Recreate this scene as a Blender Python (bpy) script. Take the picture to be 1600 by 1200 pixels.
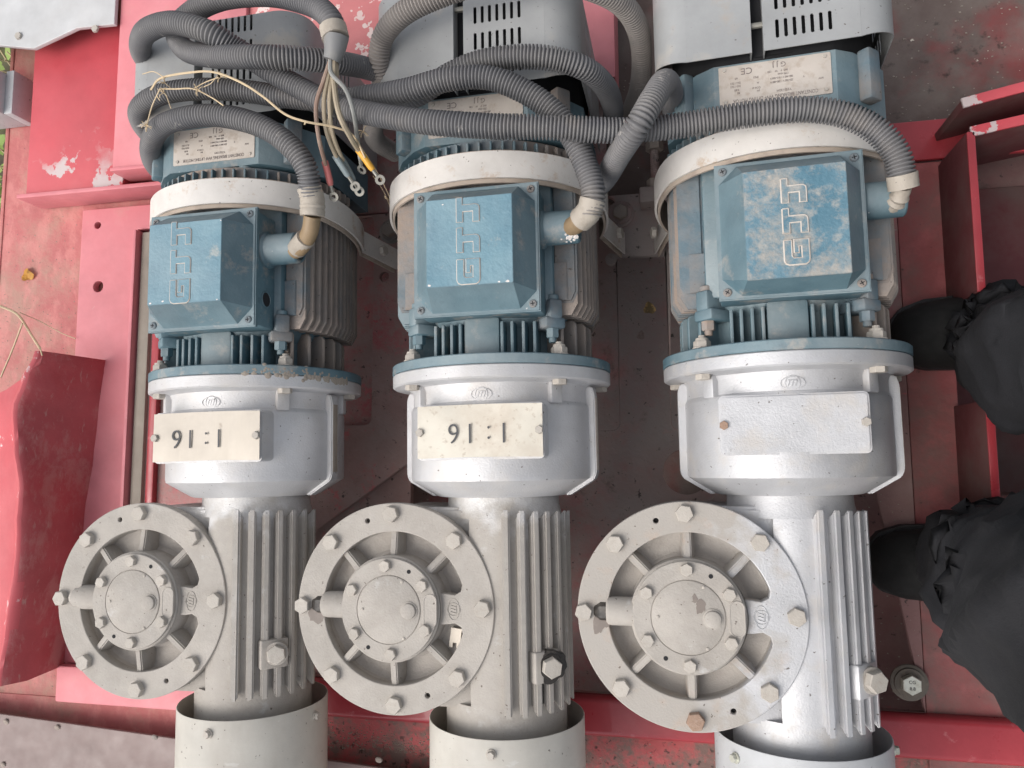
import bpy, bmesh, math, random
from math import sin, cos, pi, radians as rad
from mathutils import Vector, Matrix, noise
random.seed(7)
sc = bpy.context.scene
C = sc.collection
for o in list(bpy.data.objects): bpy.data.objects.remove(o)

# ------------------------------------------------------------------ camera, sky, sun, exposure
F, XN, YN, ROLL = 1179.67, 1059.96, 720.25, -0.0271
dn = Vector(((XN-800)/F, -(YN-600)/F, -1)).normalized()
Zc = -dn
Yc = Vector((sin(ROLL), cos(ROLL), 0)); Yc = (Yc - Yc.dot(Zc)*Zc).normalized()
Xc = Yc.cross(Zc)
RW = Matrix((Xc, Yc, Zc))                       # world axes expressed in camera space (rows) = camera axes in world (columns)
cam = bpy.data.cameras.new('camera'); cam.sensor_width = 36; cam.lens = F/1600*36
cam.clip_start = 0.02; cam.clip_end = 100
co = bpy.data.objects.new('camera', cam); C.objects.link(co)
co.matrix_world = Matrix.Translation((0, 0, 1)) @ RW.to_4x4()
sc.camera = co

SUN_EL, SUN_AZ = rad(52), rad(238)              # azimuth clockwise from +Y (light from the lower left)
w = bpy.data.worlds.new('World'); sc.world = w; w.use_nodes = True
nt = w.node_tree; bg = nt.nodes['Background']
sky = nt.nodes.new('ShaderNodeTexSky'); sky.sky_type = 'NISHITA'; sky.sun_disc = False
sky.sun_elevation = SUN_EL; sky.sun_rotation = SUN_AZ; sky.dust_density = 4; sky.air_density = 1.0; sky.ozone_density = 0.6
hs = nt.nodes.new('ShaderNodeHueSaturation'); hs.inputs['Saturation'].default_value = .3   # thin overcast
nt.links.new(sky.outputs[0], hs.inputs['Color']); nt.links.new(hs.outputs[0], bg.inputs[0]); bg.inputs[1].default_value = 0.15
sd = bpy.data.lights.new('sun', 'SUN'); sd.energy = .8; sd.angle = rad(45); sd.color = (1, .95, .88)
so = bpy.data.objects.new('sun', sd); C.objects.link(so)
sv = Vector((sin(SUN_AZ)*cos(SUN_EL), cos(SUN_AZ)*cos(SUN_EL), sin(SUN_EL)))
so.rotation_euler = sv.to_track_quat('Z', 'Y').to_euler(); so.location = sv*5
sc.view_settings.view_transform = 'Standard'; sc.view_settings.look = 'None'
sc.view_settings.exposure = 0.52; sc.view_settings.gamma = 1
sc.render.resolution_x = 1024; sc.render.resolution_y = 768

def unp(px, py, z):                             # a pixel of the photograph seen at height z -> world point
    v = RW @ Vector(((px-800)/F, -(py-600)/F, -1))
    return Vector((0, 0, 1)) + v*((z-1)/v.z)

# ------------------------------------------------------------------ materials
def mat(name, base, rough=.55, metal=0., layers=(), bump=(), dust=None, spec=.4, coat=0):
    """layers: dicts col, s(scale), lo, hi, d(detail), a(amount), mask=(axis,from,to), st(stretch xyz), w(noise warp)"""
    m = bpy.data.materials.new(name); m.use_nodes = True
    t = m.node_tree; N = t.nodes; K = t.links
    b = N['Principled BSDF']; b.inputs['Roughness'].default_value = rough; b.inputs['Metallic'].default_value = metal
    b.inputs['Specular IOR Level'].default_value = spec
    b.inputs['Coat Weight'].default_value = coat
    tc = N.new('ShaderNodeTexCoord'); oi = N.new('ShaderNodeObjectInfo')
    ad = N.new('ShaderNodeVectorMath'); ad.operation = 'MULTIPLY_ADD'
    K.new(oi.outputs['Random'], ad.inputs[0]); ad.inputs[1].default_value = (3.1, 5.3, 2.2)
    K.new(tc.outputs['Object'], ad.inputs[2])
    P = ad.outputs[0]
    sx = N.new('ShaderNodeSeparateXYZ'); K.new(tc.outputs['Object'], sx.inputs[0])
    def noi(s, d=6, st=None, r=.6, kind='n'):
        src = P
        if st:
            mp = N.new('ShaderNodeMapping'); mp.inputs['Scale'].default_value = st
            K.new(P, mp.inputs[0]); src = mp.outputs[0]
        if kind == 'v':
            n = N.new('ShaderNodeTexVoronoi'); n.inputs['Scale'].default_value = s; K.new(src, n.inputs[0]); return n.outputs['Distance']
        n = N.new('ShaderNodeTexNoise'); n.inputs['Scale'].default_value = s; n.inputs['Detail'].default_value = d
        n.inputs['Roughness'].default_value = r; K.new(src, n.inputs[0]); return n.outputs['Fac']
    def rng(x, lo, hi, a=0., c=1.):
        n = N.new('ShaderNodeMapRange'); n.inputs[1].default_value = lo; n.inputs[2].default_value = hi
        n.inputs[3].default_value = a; n.inputs[4].default_value = c; K.new(x, n.inputs[0]); return n.outputs[0]
    def mul(x, y):
        n = N.new('ShaderNodeMath'); n.operation = 'MULTIPLY'; K.new(x, n.inputs[0])
        if isinstance(y, (int, float)): n.inputs[1].default_value = y
        else: K.new(y, n.inputs[1])
        return n.outputs[0]
    def addm(x, y):
        n = N.new('ShaderNodeMath'); n.operation = 'ADD'; K.new(x, n.inputs[0]); K.new(y, n.inputs[1]); return n.outputs[0]
    # base with soft variation
    mx = N.new('ShaderNodeMix'); mx.data_type = 'RGBA'
    K.new(rng(noi(14, 8), .3, .7), mx.inputs[0])
    mx.inputs[6].default_value = (*[c*.86 for c in base], 1); mx.inputs[7].default_value = (*[min(1, c*1.12) for c in base], 1)
    col = mx.outputs[2]; rsum = None
    ls = list(layers)
    if dust:
        ls.append(dict(col=dust[0], s=9, lo=.25, hi=.75, a=dust[1], up=True))
    for L in ls:
        f = rng(noi(L.get('s', 20), L.get('d', 8), L.get('st'), L.get('r', .62), L.get('k', 'n')), L['lo'], L['hi'])
        if 'mask' in L:
            ax, a0, a1 = L['mask']
            n2 = rng(noi(L.get('ms', 25), 6), .3, .7, -abs(a1-a0)*.9, abs(a1-a0)*.9)
            g = rng(addm(sx.outputs['XYZ'.index(ax)], n2), a0, a1)
            f = mul(f, g)
        if L.get('up'):
            ge = N.new('ShaderNodeNewGeometry'); s2 = N.new('ShaderNodeSeparateXYZ'); K.new(ge.outputs['Normal'], s2.inputs[0])
            f = mul(f, rng(s2.outputs[2], .2, .95))
        f = mul(f, L.get('a', 1.))
        mm = N.new('ShaderNodeMix'); mm.data_type = 'RGBA'; K.new(f, mm.inputs[0]); K.new(col, mm.inputs[6])
        mm.inputs[7].default_value = (*L['col'], 1); col = mm.outputs[2]
        if L.get('matte') is not None or metal > 0:
            rm = N.new('ShaderNodeMix'); rm.data_type = 'FLOAT'; K.new(f, rm.inputs[0])
            if rsum is None: rm.inputs[2].default_value = rough
            else: K.new(rsum, rm.inputs[2])
            rm.inputs[3].default_value = L.get('matte', .85); rsum = rm.outputs[0]
            if metal > 0:
                mo = N.new('ShaderNodeMath'); mo.operation = 'SUBTRACT'; mo.use_clamp = True
                if b.inputs['Metallic'].is_linked: K.new(b.inputs['Metallic'].links[0].from_socket, mo.inputs[0])
                else: mo.inputs[0].default_value = metal
                K.new(mul(f, metal), mo.inputs[1]); K.new(mo.outputs[0], b.inputs['Metallic'])
    K.new(col, b.inputs['Base Color'])
    if rsum is None:
        K.new(rng(noi(30, 5), .3, .7, max(0, rough-.1), min(1, rough+.12)), b.inputs['Roughness'])
    else: K.new(rsum, b.inputs['Roughness'])
    prev = None
    for (s, st) in bump:
        bn = N.new('ShaderNodeBump'); bn.inputs['Strength'].default_value = st; bn.inputs['Distance'].default_value = .002
        K.new(noi(s, 4), bn.inputs['Height'])
        if prev: K.new(prev, bn.inputs['Normal'])
        prev = bn.outputs[0]
    if prev: K.new(prev, b.inputs['Normal'])
    return m

TAN = (.40, .34, .285); TANL = (.50, .44, .37); BRN = (.20, .15, .12)
speck = dict(col=(.08, .06, .05), s=160, lo=.70, hi=.74, d=2, a=.8)
M = {}
M['silver'] = mat('silver paint', (.53, .53, .54), .45, .35, [dict(col=TANL, s=18, lo=.5, hi=.8, a=.35), speck], [(420, .25), (60, .12)], (TANL, .25))
M['silver_worm'] = mat('silver paint dusty gearbox', (.58, .57, .56), .45, .3,
    [dict(col=(.375, .345, .31), s=12, lo=.1, hi=.4, a=.97, mask=('Y', -.165, -.20)), dict(col=(.48, .445, .40), s=70, lo=.45, hi=.75, a=.4), dict(col=(.29, .26, .23), s=5, lo=.52, hi=.72, r=.7, a=.5), dict(col=(.56, .56, .56), s=22, lo=.62, hi=.70, r=.7, a=.45), dict(col=(.30, .20, .14), s=11, lo=.70, hi=.76, a=.4), speck], [(400, .3), (70, .15)])
M['silver_clean'] = mat('silver paint cleaner', (.50, .50, .51), .48, .35, [dict(col=TANL, s=22, lo=.52, hi=.75, a=.5), speck], [(400, .22), (60, .1)])
M['silver_mix'] = mat('silver paint half dusty', (.50, .50, .51), .48, .35,
    [dict(col=(.375, .345, .31), s=12, lo=.1, hi=.4, a=.97, mask=('X', -.035, -.085)), dict(col=(.43, .33, .26), s=40, lo=.55, hi=.7, a=.5, mask=('X', -.01, -.06)), speck], [(400, .3), (70, .12)])
M['dusty'] = mat('dust covered casting', (.375, .345, .31), .85, 0, [dict(col=(.46, .43, .395), s=60, lo=.45, hi=.75, a=.45), dict(col=(.29, .26, .23), s=5, lo=.52, hi=.72, r=.7, a=.5), dict(col=(.56, .56, .56), s=22, lo=.62, hi=.70, r=.7, a=.45), dict(col=(.30, .20, .14), s=11, lo=.70, hi=.76, a=.4), dict(col=(.36, .32, .28), s=25, lo=.55, hi=.8, a=.4), speck], [(350, .35), (70, .2)])
M['dusty_dark'] = mat('dust covered recess', (.39, .36, .33), .9, 0, [dict(col=(.26, .23, .20), s=30, lo=.52, hi=.75, a=.6), dict(col=(.48, .45, .42), s=60, lo=.55, hi=.8, a=.4)], [(300, .4)])
M['dusty_bolt'] = mat('dusty bolt head', (.43, .395, .35), .7, 0, [dict(col=(.33, .27, .22), s=150, lo=.5, hi=.8, a=.5)], [(500, .3)])
M['rust_bolt'] = mat('rusty bolt head', (.33, .22, .16), .8, 0, [dict(col=(.42, .34, .28), s=200, lo=.5, hi=.8, a=.6)], [(500, .5)])
M['cowl_cream'] = mat('cream cowl', (.50, .475, .425), .55, 0, [dict(col=(.36, .31, .26), s=7, lo=.56, hi=.72, st=(1, .35, 1), a=.45), dict(col=(.62, .61, .58), s=50, lo=.66, hi=.70, st=(.4, 1, 1), a=.5), dict(col=(.33, .22, .15), s=16, lo=.70, hi=.76, a=.6), dict(col=(.45, .42, .38), s=6, lo=.5, hi=.8, a=.35), speck], [(300, .08)])
M['cowl_grey'] = mat('light grey cowl', (.50, .51, .52), .5, 0, [dict(col=(.42, .40, .37), s=8, lo=.5, hi=.8, a=.4), speck], [(300, .08)])
M['blue'] = mat('blue enamel', (.085, .155, .19), .5, 0, [dict(col=(.14, .22, .25), s=14, lo=.4, hi=.7, a=.6), dict(col=(.05, .09, .12), s=45, lo=.60, hi=.72, a=.6), dict(col=TAN, s=26, lo=.56, hi=.70, r=.7, a=.7), dict(col=(.7, .7, .68), s=110, lo=.76, hi=.78, d=3, a=.9)], [(180, .25), (40, .2)], ((.33, .355, .355), .72))
M['blue_bright'] = mat('bright blue lid face', (.085, .20, .265), .45, 0, [dict(col=(.15, .27, .32), s=14, lo=.4, hi=.7, a=.75), dict(col=(.40, .38, .33), s=22, lo=.62, hi=.68, r=.7, a=.6), dict(col=(.05, .15, .22), s=30, lo=.60, hi=.64, st=(1, .4, 1), a=.4), dict(col=(.75, .74, .70), s=90, lo=.76, hi=.78, d=3, a=.9)], [(160, .35), (40, .3)], ((.36, .42, .44), .40))
M['blue_dusty'] = mat('blue lid face under dust', (.08, .18, .24), .6, 0, [dict(col=(.15, .23, .27), s=14, lo=.4, hi=.7, a=.7), dict(col=(.36, .32, .275), s=26, lo=.46, hi=.62, d=12, r=.8, a=.8), dict(col=(.42, .38, .33), s=60, lo=.52, hi=.66, a=.6)], [(160, .5), (40, .4)])
M['blue_tan'] = mat('blue enamel under brown dust', (.12, .17, .20), .75, 0, [dict(col=(.34, .255, .20), s=8, lo=.38, hi=.62, a=.85), dict(col=(.22, .25, .27), s=50, lo=.5, hi=.75, a=.5), speck], [(200, .35)])
M['tan_fins'] = mat('brown dust on fins', (.31, .26, .225), .85, 0, [dict(col=(.15, .17, .185), s=10, lo=.45, hi=.7, a=.7), dict(col=(.38, .31, .26), s=24, lo=.5, hi=.7, a=.6), speck], [(200, .35)])
M['strap'] = mat('off white strap', (.62, .59, .555), .6, 0, [dict(col=(.42, .27, .15), s=24, lo=.57, hi=.68, r=.75, a=.7), dict(col=(.50, .46, .42), s=8, lo=.45, hi=.7, a=.5), speck], [(150, .15)])
M['strap_edge'] = mat('strap liner', (.42, .35, .29), .8, 0, [dict(col=(.25, .2, .17), s=50, lo=.5, hi=.7, a=.6)])
M['grey_metal'] = mat('grey motor cowl', (.33, .335, .335), .45, .15, [dict(col=(.46, .40, .33), s=7, lo=.58, hi=.64, a=.5), dict(col=(.26, .265, .265), s=5, lo=.4, hi=.7, a=.5), dict(col=(.36, .30, .24), s=9, lo=.60, hi=.70, r=.7, a=.6), speck], [(250, .08), (12, .08)])
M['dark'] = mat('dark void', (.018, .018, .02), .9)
M['hose'] = mat('grey corrugated plastic', (.105, .105, .112), .55, 0, [dict(col=(.22, .205, .19), s=12, lo=.45, hi=.75, a=.5), dict(col=(.42, .39, .36), s=45, lo=.66, hi=.72, a=.7), dict(col=(.30, .26, .22), s=5, lo=.58, hi=.72, a=.6)], [(300, .1)], ((.26, .245, .235), .5))
M['hose_dusty'] = mat('dusty corrugated plastic', (.20, .185, .175), .7, 0, [dict(col=(.33, .29, .26), s=12, lo=.35, hi=.7, a=.7)], [(300, .1)])
M['tape'] = mat('beige tape', (.40, .355, .30), .6, 0, [dict(col=(.26, .22, .18), s=60, lo=.5, hi=.7, a=.5)], [(120, .5)])
M['tape_brown'] = mat('brown inner cable', (.27, .19, .11), .55, 0, [dict(col=(.16, .12, .08), s=60, lo=.5, hi=.7, a=.5)], [(120, .3)])
M['rubber'] = mat('grey rubber boot', (.19, .19, .19), .5, 0, [dict(col=(.30, .28, .25), s=30, lo=.5, hi=.7, a=.5)])
M['wire_beige'] = mat('beige wire', (.36, .30, .215), .5, 0, [dict(col=(.22, .18, .13), s=60, lo=.5, hi=.75, a=.6)])
M['wire_grey'] = mat('grey wire', (.25, .25, .235), .5)
M['wire_brown'] = mat('brown wire', (.27, .18, .14), .5, 0, [dict(col=(.36, .3, .24), s=60, lo=.5, hi=.75, a=.6)])
M['sleeve_red'] = mat('red sleeve', (.50, .15, .14), .45)
M['sleeve_yellow'] = mat('yellow sleeve', (.68, .36, .05), .45)
M['sleeve_blue'] = mat('grey blue sleeve', (.20, .24, .25), .5)
M['metal'] = mat('tinned lug', (.27, .26, .23), .5, .6)
M['zinc'] = mat('zinc bolt head', (.62, .62, .54), .35, .5, [dict(col=(.4, .38, .3), s=90, lo=.5, hi=.7, a=.5)])
M['ink'] = mat('dark grey print', (.075, .075, .08), .6)
M['ink_soft'] = mat('faded print', (.20, .17, .16), .7)
M['plate_cream'] = mat('cream number plate', (.60, .56, .48), .38, .1, [dict(col=(.36, .29, .22), s=130, lo=.58, hi=.68, a=.6), dict(col=(.46, .38, .30), s=12, lo=.48, hi=.70, r=.7, a=.6)], [(12, .1)])
M['plate_brushed'] = mat('brushed number plate', (.42, .38, .33), .33, .35, [dict(col=(.62, .56, .47), s=8, lo=.45, hi=.7, a=.5, st=(3, .3, 1)), dict(col=(.33, .26, .2), s=60, lo=.65, hi=.75, a=.6)], [(14, .12)])
M['nameplate'] = mat('dusty nameplate', (.52, .47, .42), .6, .1, [dict(col=(.38, .31, .25), s=90, lo=.52, hi=.66, a=.6), dict(col=(.44, .36, .29), s=9, lo=.45, hi=.7, a=.5)], [(60, .15)])
M['frame_shade'] = mat('shade painted red frame face', (.13, .035, .038), .7, 0, [dict(col=(.12, .09, .08), s=7, lo=.45, hi=.65, a=.7)], [(60, .3)])  # shade on the frame faces put into a darker red, brown mottling over it
M['red_cover'] = mat('red cover paint', (.50, .085, .10), .5, 0, [dict(col=(.68, .62, .60), s=14, lo=.60, hi=.62, d=7, r=.65, a=.9), dict(col=(.56, .16, .17), s=4, lo=.4, hi=.7, a=.6)], [(60, .15)])
M['stain'] = mat('old oil stain', (.19, .16, .14), .6, 0, [dict(col=(.30, .26, .23), s=60, lo=.5, hi=.7, a=.6)])
RED = (.46, .035, .05)
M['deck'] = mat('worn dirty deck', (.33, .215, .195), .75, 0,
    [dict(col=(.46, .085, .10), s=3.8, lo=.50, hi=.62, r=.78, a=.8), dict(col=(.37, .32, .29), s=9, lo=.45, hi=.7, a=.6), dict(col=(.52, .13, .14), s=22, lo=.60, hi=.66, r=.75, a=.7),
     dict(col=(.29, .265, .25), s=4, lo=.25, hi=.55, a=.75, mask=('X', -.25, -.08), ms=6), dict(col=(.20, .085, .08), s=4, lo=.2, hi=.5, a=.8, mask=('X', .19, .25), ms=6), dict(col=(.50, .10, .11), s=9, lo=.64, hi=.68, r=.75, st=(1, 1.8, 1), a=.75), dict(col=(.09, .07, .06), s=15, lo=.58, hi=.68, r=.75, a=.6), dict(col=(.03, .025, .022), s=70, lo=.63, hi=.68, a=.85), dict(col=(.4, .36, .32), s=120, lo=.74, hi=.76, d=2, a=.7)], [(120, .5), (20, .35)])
M['deck_red'] = mat('red deck paint', (.27, .075, .075), .7, 0,
    [dict(col=(.17, .12, .105), s=5, lo=.40, hi=.60, r=.7, a=.8), dict(col=(.42, .12, .12), s=24, lo=.5, hi=.7, a=.6), dict(col=(.05, .04, .04), s=60, lo=.68, hi=.72, a=.8)], [(100, .5), (16, .35)])
M['deck_left'] = mat('faded orange red deck', (.48, .15, .145), .7, 0,
    [dict(col=(.36, .25, .19), s=7, lo=.45, hi=.62, r=.75, a=.7), dict(col=(.60, .24, .22), s=28, lo=.5, hi=.62, a=.6, st=(1, .5, 1)), dict(col=(.06, .04, .04), s=60, lo=.70, hi=.73, a=.9)], [(100, .6), (24, .5)])
M['pink'] = mat('faded pink red paint', (.60, .215, .235), .5, 0,
    [dict(col=(.52, .13, .15), s=4, lo=.4, hi=.7, a=.6), dict(col=(.44, .25, .21), s=7, lo=.58, hi=.72, r=.78, a=.55), dict(col=(.55, .40, .36), s=26, lo=.66, hi=.70, r=.75, a=.6), dict(col=(.10, .05, .05), s=80, lo=.73, hi=.76, a=.8)], [(60, .15), (9, .2)])
M['red_smooth'] = mat('smooth red paint', (.47, .06, .075), .42, 0,
    [dict(col=(.54, .11, .125), s=3, lo=.4, hi=.7, a=.6), dict(col=(.60, .56, .54), s=9, lo=.685, hi=.69, d=5, r=.55, a=.95), dict(col=(.22, .09, .08), s=14, lo=.68, hi=.74, a=.6), dict(col=(.50, .47, .46), s=16, lo=.52, hi=.535, d=5, a=.85, mask=('Y', .575, .505), ms=9)], [(60, .12), (8, .2)])
M['red_speck'] = mat('red paint with white specks', (.58, .20, .20), .55, 0,
    [dict(col=(.72, .62, .58), s=34, lo=.585, hi=.60, d=3, a=.95), dict(col=(.5, .13, .14), s=5, lo=.4, hi=.7, a=.6)], [(60, .2)])
M['red_gloss'] = mat('glossy red beam paint', (.36, .040, .050), .35, 0,
    [dict(col=(.30, .03, .04), s=4, lo=.4, hi=.7, a=.6), dict(col=(.55, .22, .22), s=40, lo=.62, hi=.70, a=.5), dict(col=(.22, .16, .13), s=12, lo=.66, hi=.72, a=.6)], [(30, .3), (100, .15)], coat=.2)
M['red_dirty'] = mat('rough red edge with dirt', (.46, .10, .10), .7, 0,
    [dict(col=(.16, .125, .105), s=14, lo=.44, hi=.56, r=.75, a=.9), dict(col=(.03, .025, .02), s=90, lo=.58, hi=.64, a=.8), dict(col=(.6, .5, .44), s=150, lo=.72, hi=.75, a=.8)], [(80, .8)])
M['scratch'] = mat('scratched dark red steel', (.42, .09, .10), .5, 0,
    [dict(col=(.46, .20, .19), s=30, lo=.50, hi=.60, r=.78, st=(2, .35, .6), a=.7), dict(col=(.45, .30, .27), s=70, lo=.62, hi=.68, st=(.6, .5, 2), a=.6), dict(col=(.42, .02, .03), s=4, lo=.5, hi=.7, a=.6)], [(60, .5)])
M['dirt_panel'] = mat('dark plate with dirt', (.12, .088, .078), .85, 0,
    [dict(col=(.25, .03, .035), s=4, lo=.55, hi=.7, a=.8), dict(col=(.19, .165, .145), s=7, lo=.45, hi=.7, a=.7), dict(col=(.02, .018, .015), s=40, lo=.6, hi=.7, a=.7), dict(col=(.55, .5, .42), s=90, lo=.725, hi=.74, d=3, a=.9)], [(90, .7)])
M['grey_brown'] = mat('grey brown plate', (.21, .152, .140), .5, 0, [dict(col=(.235, .175, .165), s=3, lo=.4, hi=.7, a=.3)], [(100, .1)])
M['grey_panel'] = mat('pale grey panel', (.50, .50, .50), .4, 0, [dict(col=(.38, .35, .33), s=5, lo=.5, hi=.75, a=.5)], [(60, .1)])
M['bar_tan'] = mat('dusty tan bar', (.31, .27, .225), .7, 0, [dict(col=(.22, .18, .15), s=10, lo=.4, hi=.7, a=.6)], [(90, .4)])
M['soil'] = mat('soil', (.10, .085, .06), .95, 0, [dict(col=(.16, .17, .07), s=5, lo=.45, hi=.65, a=.7)], [(30, 1)])
M['leaf'] = mat('leaf green', (.20, .30, .06), .5, 0, [dict(col=(.34, .42, .12), s=6, lo=.4, hi=.7, a=.7)])
M['leaf_yellow'] = mat('yellow leaf', (.75, .42, .08), .5, 0, [dict(col=(.35, .18, .05), s=60, lo=.55, hi=.65, a=.7)], [(80, .5)])
M['leaf_dry'] = mat('dry leaf', (.62, .42, .18), .6, 0, [dict(col=(.12, .09, .05), s=50, lo=.45, hi=.55, a=.8)], [(80, .5)])
M['straw'] = mat('dry straw stem', (.55, .43, .28), .6)
M['cloth'] = mat('black trouser cloth', (.009, .009, .011), .85, 0, [dict(col=(.016, .016, .019), s=7, lo=.4, hi=.7, a=.7)], [(500, .3), (14, .35)])
M['shoe'] = mat('black shoe', (.008, .008, .008), .8, 0, [dict(col=(.03, .028, .026), s=20, lo=.5, hi=.75, a=.5)], [(200, .3)])
M['sole'] = mat('black rubber sole', (.018, .017, .018), .6, 0, [dict(col=(.07, .065, .06), s=40, lo=.55, hi=.75, a=.6)], [(200, .3)])
M['reflect'] = mat('pale trouser stripe', (.6, .6, .6), .4)
M['chalk'] = mat('white paint chip', (.75, .70, .66), .7, 0, [], [(200, .6)])
M['washer'] = mat('dark dirty washer', (.13, .11, .09), .6, .2, [dict(col=(.25, .20, .15), s=60, lo=.5, hi=.7, a=.6)])
M['grease'] = mat('dark oily stain', (.03, .026, .023), .4, 0, [dict(col=(.16, .14, .12), s=60, lo=.5, hi=.7, a=.5)], [(150, .5)])

# ------------------------------------------------------------------ object helpers
def tag(o, label=None, cat=None, group=None, kind=None):
    if label: o['label'] = label
    if cat: o['category'] = cat
    if group: o['group'] = group
    if kind: o['kind'] = kind
    return o
def empty(name, loc=(0, 0, 0), rz=0):
    o = bpy.data.objects.new(name, None); o.empty_display_size = .02; C.objects.link(o); o.location = loc; o.rotation_euler = (0, 0, rz); return o
def shade(me, ang=35):
    for p in me.polygons: p.use_smooth = True
    me.set_sharp_from_angle(angle=rad(ang))
def obj(name, bm, m, parent=None, ang=35, kind=None, me=None):
    if me is None:
        me = bpy.data.meshes.new(name)
        bmesh.ops.recalc_face_normals(bm, faces=bm.faces) if not getattr(bm, 'keep', False) else None
        bm.to_mesh(me); bm.free(); shade(me, ang)
        me.materials.append(M[m])
    o = bpy.data.objects.new(name, me); C.objects.link(o)
    if parent: o.parent = parent
    if kind: o['kind'] = kind
    return o
def inst(name, me, parent, mtx):
    o = bpy.data.objects.new(name, me); C.objects.link(o); o.parent = parent; o.matrix_local = mtx; return o
def nb(): return bmesh.new()
def box(bm, x0, x1, y0, y1, z0, z1, bev=0, mt=None, seg=2):
    r = bmesh.ops.create_cube(bm, size=1)
    vs = r['verts']
    for v in vs: v.co = Vector(((x0+x1)/2+v.co.x*(x1-x0), (y0+y1)/2+v.co.y*(y1-y0), (z0+z1)/2+v.co.z*(z1-z0)))
    if bev:
        es = list({e for v in vs for e in v.link_edges})
        q = bmesh.ops.bevel(bm, geom=es, offset=bev, segments=seg, affect='EDGES', profile=.5)
        vs = list({v for f in q['faces'] for v in f.verts} | {v for v in vs if v.is_valid})
    if mt: bmesh.ops.transform(bm, matrix=mt, verts=vs)
    return bm
def lathe(bm, prof, segs=64, a0=0, a1=2*pi, axis='Y', mt=None):
    """prof: (r, h) list along the axis"""
    full = abs(a1-a0-2*pi) < 1e-6
    n = segs if full else segs+1
    rows = []
    for r, h in prof:
        row = []
        for i in range(n):
            a = a0+(a1-a0)*i/segs
            p = Vector((r*cos(a), h, r*sin(a))) if axis == 'Y' else Vector((r*cos(a), r*sin(a), h))
            if axis == 'X': p = Vector((h, r*cos(a), r*sin(a)))
            if mt: p = mt @ p
            row.append(bm.verts.new(p))
        rows.append(row)
    for j in range(len(rows)-1):
        for i in range(segs):
            k = (i+1) % n
            try: bm.faces.new((rows[j][i], rows[j][k], rows[j+1][k], rows[j+1][i]))
            except ValueError: pass
    if full:
        for row, pr in ((rows[0], prof[0]), (rows[-1], prof[-1])):
            pass
    return rows
def cap(bm, row):
    try: bm.faces.new(row)
    except ValueError: pass
def solid(bm, prof, segs=48, axis='Y', mt=None):
    rows = lathe(bm, prof, segs, axis=axis, mt=mt); cap(bm, rows[0]); cap(bm, rows[-1]); return rows
def prism(bm, pts, z0, z1, mt=None, bev=0):
    lo = [bm.verts.new(Vector((x, y, z0))) for x, y in pts]; hi = [bm.verts.new(Vector((x, y, z1))) for x, y in pts]
    fs = [bm.faces.new(lo), bm.faces.new(hi)]
    n = len(pts)
    for i in range(n): fs.append(bm.faces.new((lo[i], lo[(i+1) % n], hi[(i+1) % n], hi[i])))
    vs = lo+hi
    if bev:
        bmesh.ops.recalc_face_normals(bm, faces=fs)
        q = bmesh.ops.bevel(bm, geom=[e for e in {e for f in fs for e in f.edges} if e.verts[0] in hi and e.verts[1] in hi], offset=bev, segments=2, affect='EDGES')
        vs = list({v for f in q['faces'] for v in f.verts} | {v for v in vs if v.is_valid})
    if mt: bmesh.ops.transform(bm, matrix=mt, verts=vs)
    return bm
def frames(pts):
    T = []
    for i in range(len(pts)):
        a = pts[max(0, i-1)]; b = pts[min(len(pts)-1, i+1)]; T.append((b-a).normalized())
    n = T[0].orthogonal().normalized(); out = []
    for i, t in enumerate(T):
        n = (n - n.dot(t)*t).normalized(); out.append((t, n, t.cross(n)))
    return out
def spline(cp, step):
    """Catmull-Rom through control points, resampled at equal arc length"""
    P = [cp[0]*2-cp[1]]+list(cp)+[cp[-1]*2-cp[-2]]; dense = []
    for i in range(1, len(P)-2):
        p0, p1, p2, p3 = P[i-1:i+3]
        for k in range(24):
            t = k/24
            dense.append(.5*((2*p1)+(p2-p0)*t+(2*p0-5*p1+4*p2-p3)*t*t+(3*p1-p0-3*p2+p3)*t**3))
    dense.append(P[-2].copy())
    out = [dense[0]]; acc = 0; cur = dense[0]
    for q in dense[1:]:
        while (q-cur).length >= step - acc and (q-cur).length > 1e-9:
            d = (q-cur); cur = cur + d.normalized()*(step-acc); out.append(cur.copy()); acc = 0
        acc += (q-cur).length; cur = q
    return out
def tube(bm, pts, r, segs=10, caps=True):
    fr = frames(pts); rows = []
    for i, p in enumerate(pts):
        rr = r(i/(len(pts)-1)) if callable(r) else r
        t, n, b = fr[i]
        rows.append([bm.verts.new(p+(n*cos(2*pi*k/segs)+b*sin(2*pi*k/segs))*rr) for k in range(segs)])
    for j in range(len(rows)-1):
        for k in range(segs): bm.faces.new((rows[j][k], rows[j][(k+1) % segs], rows[j+1][(k+1) % segs], rows[j+1][k]))
    if caps: cap(bm, rows[0]); cap(bm, rows[-1])
    return bm
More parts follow.
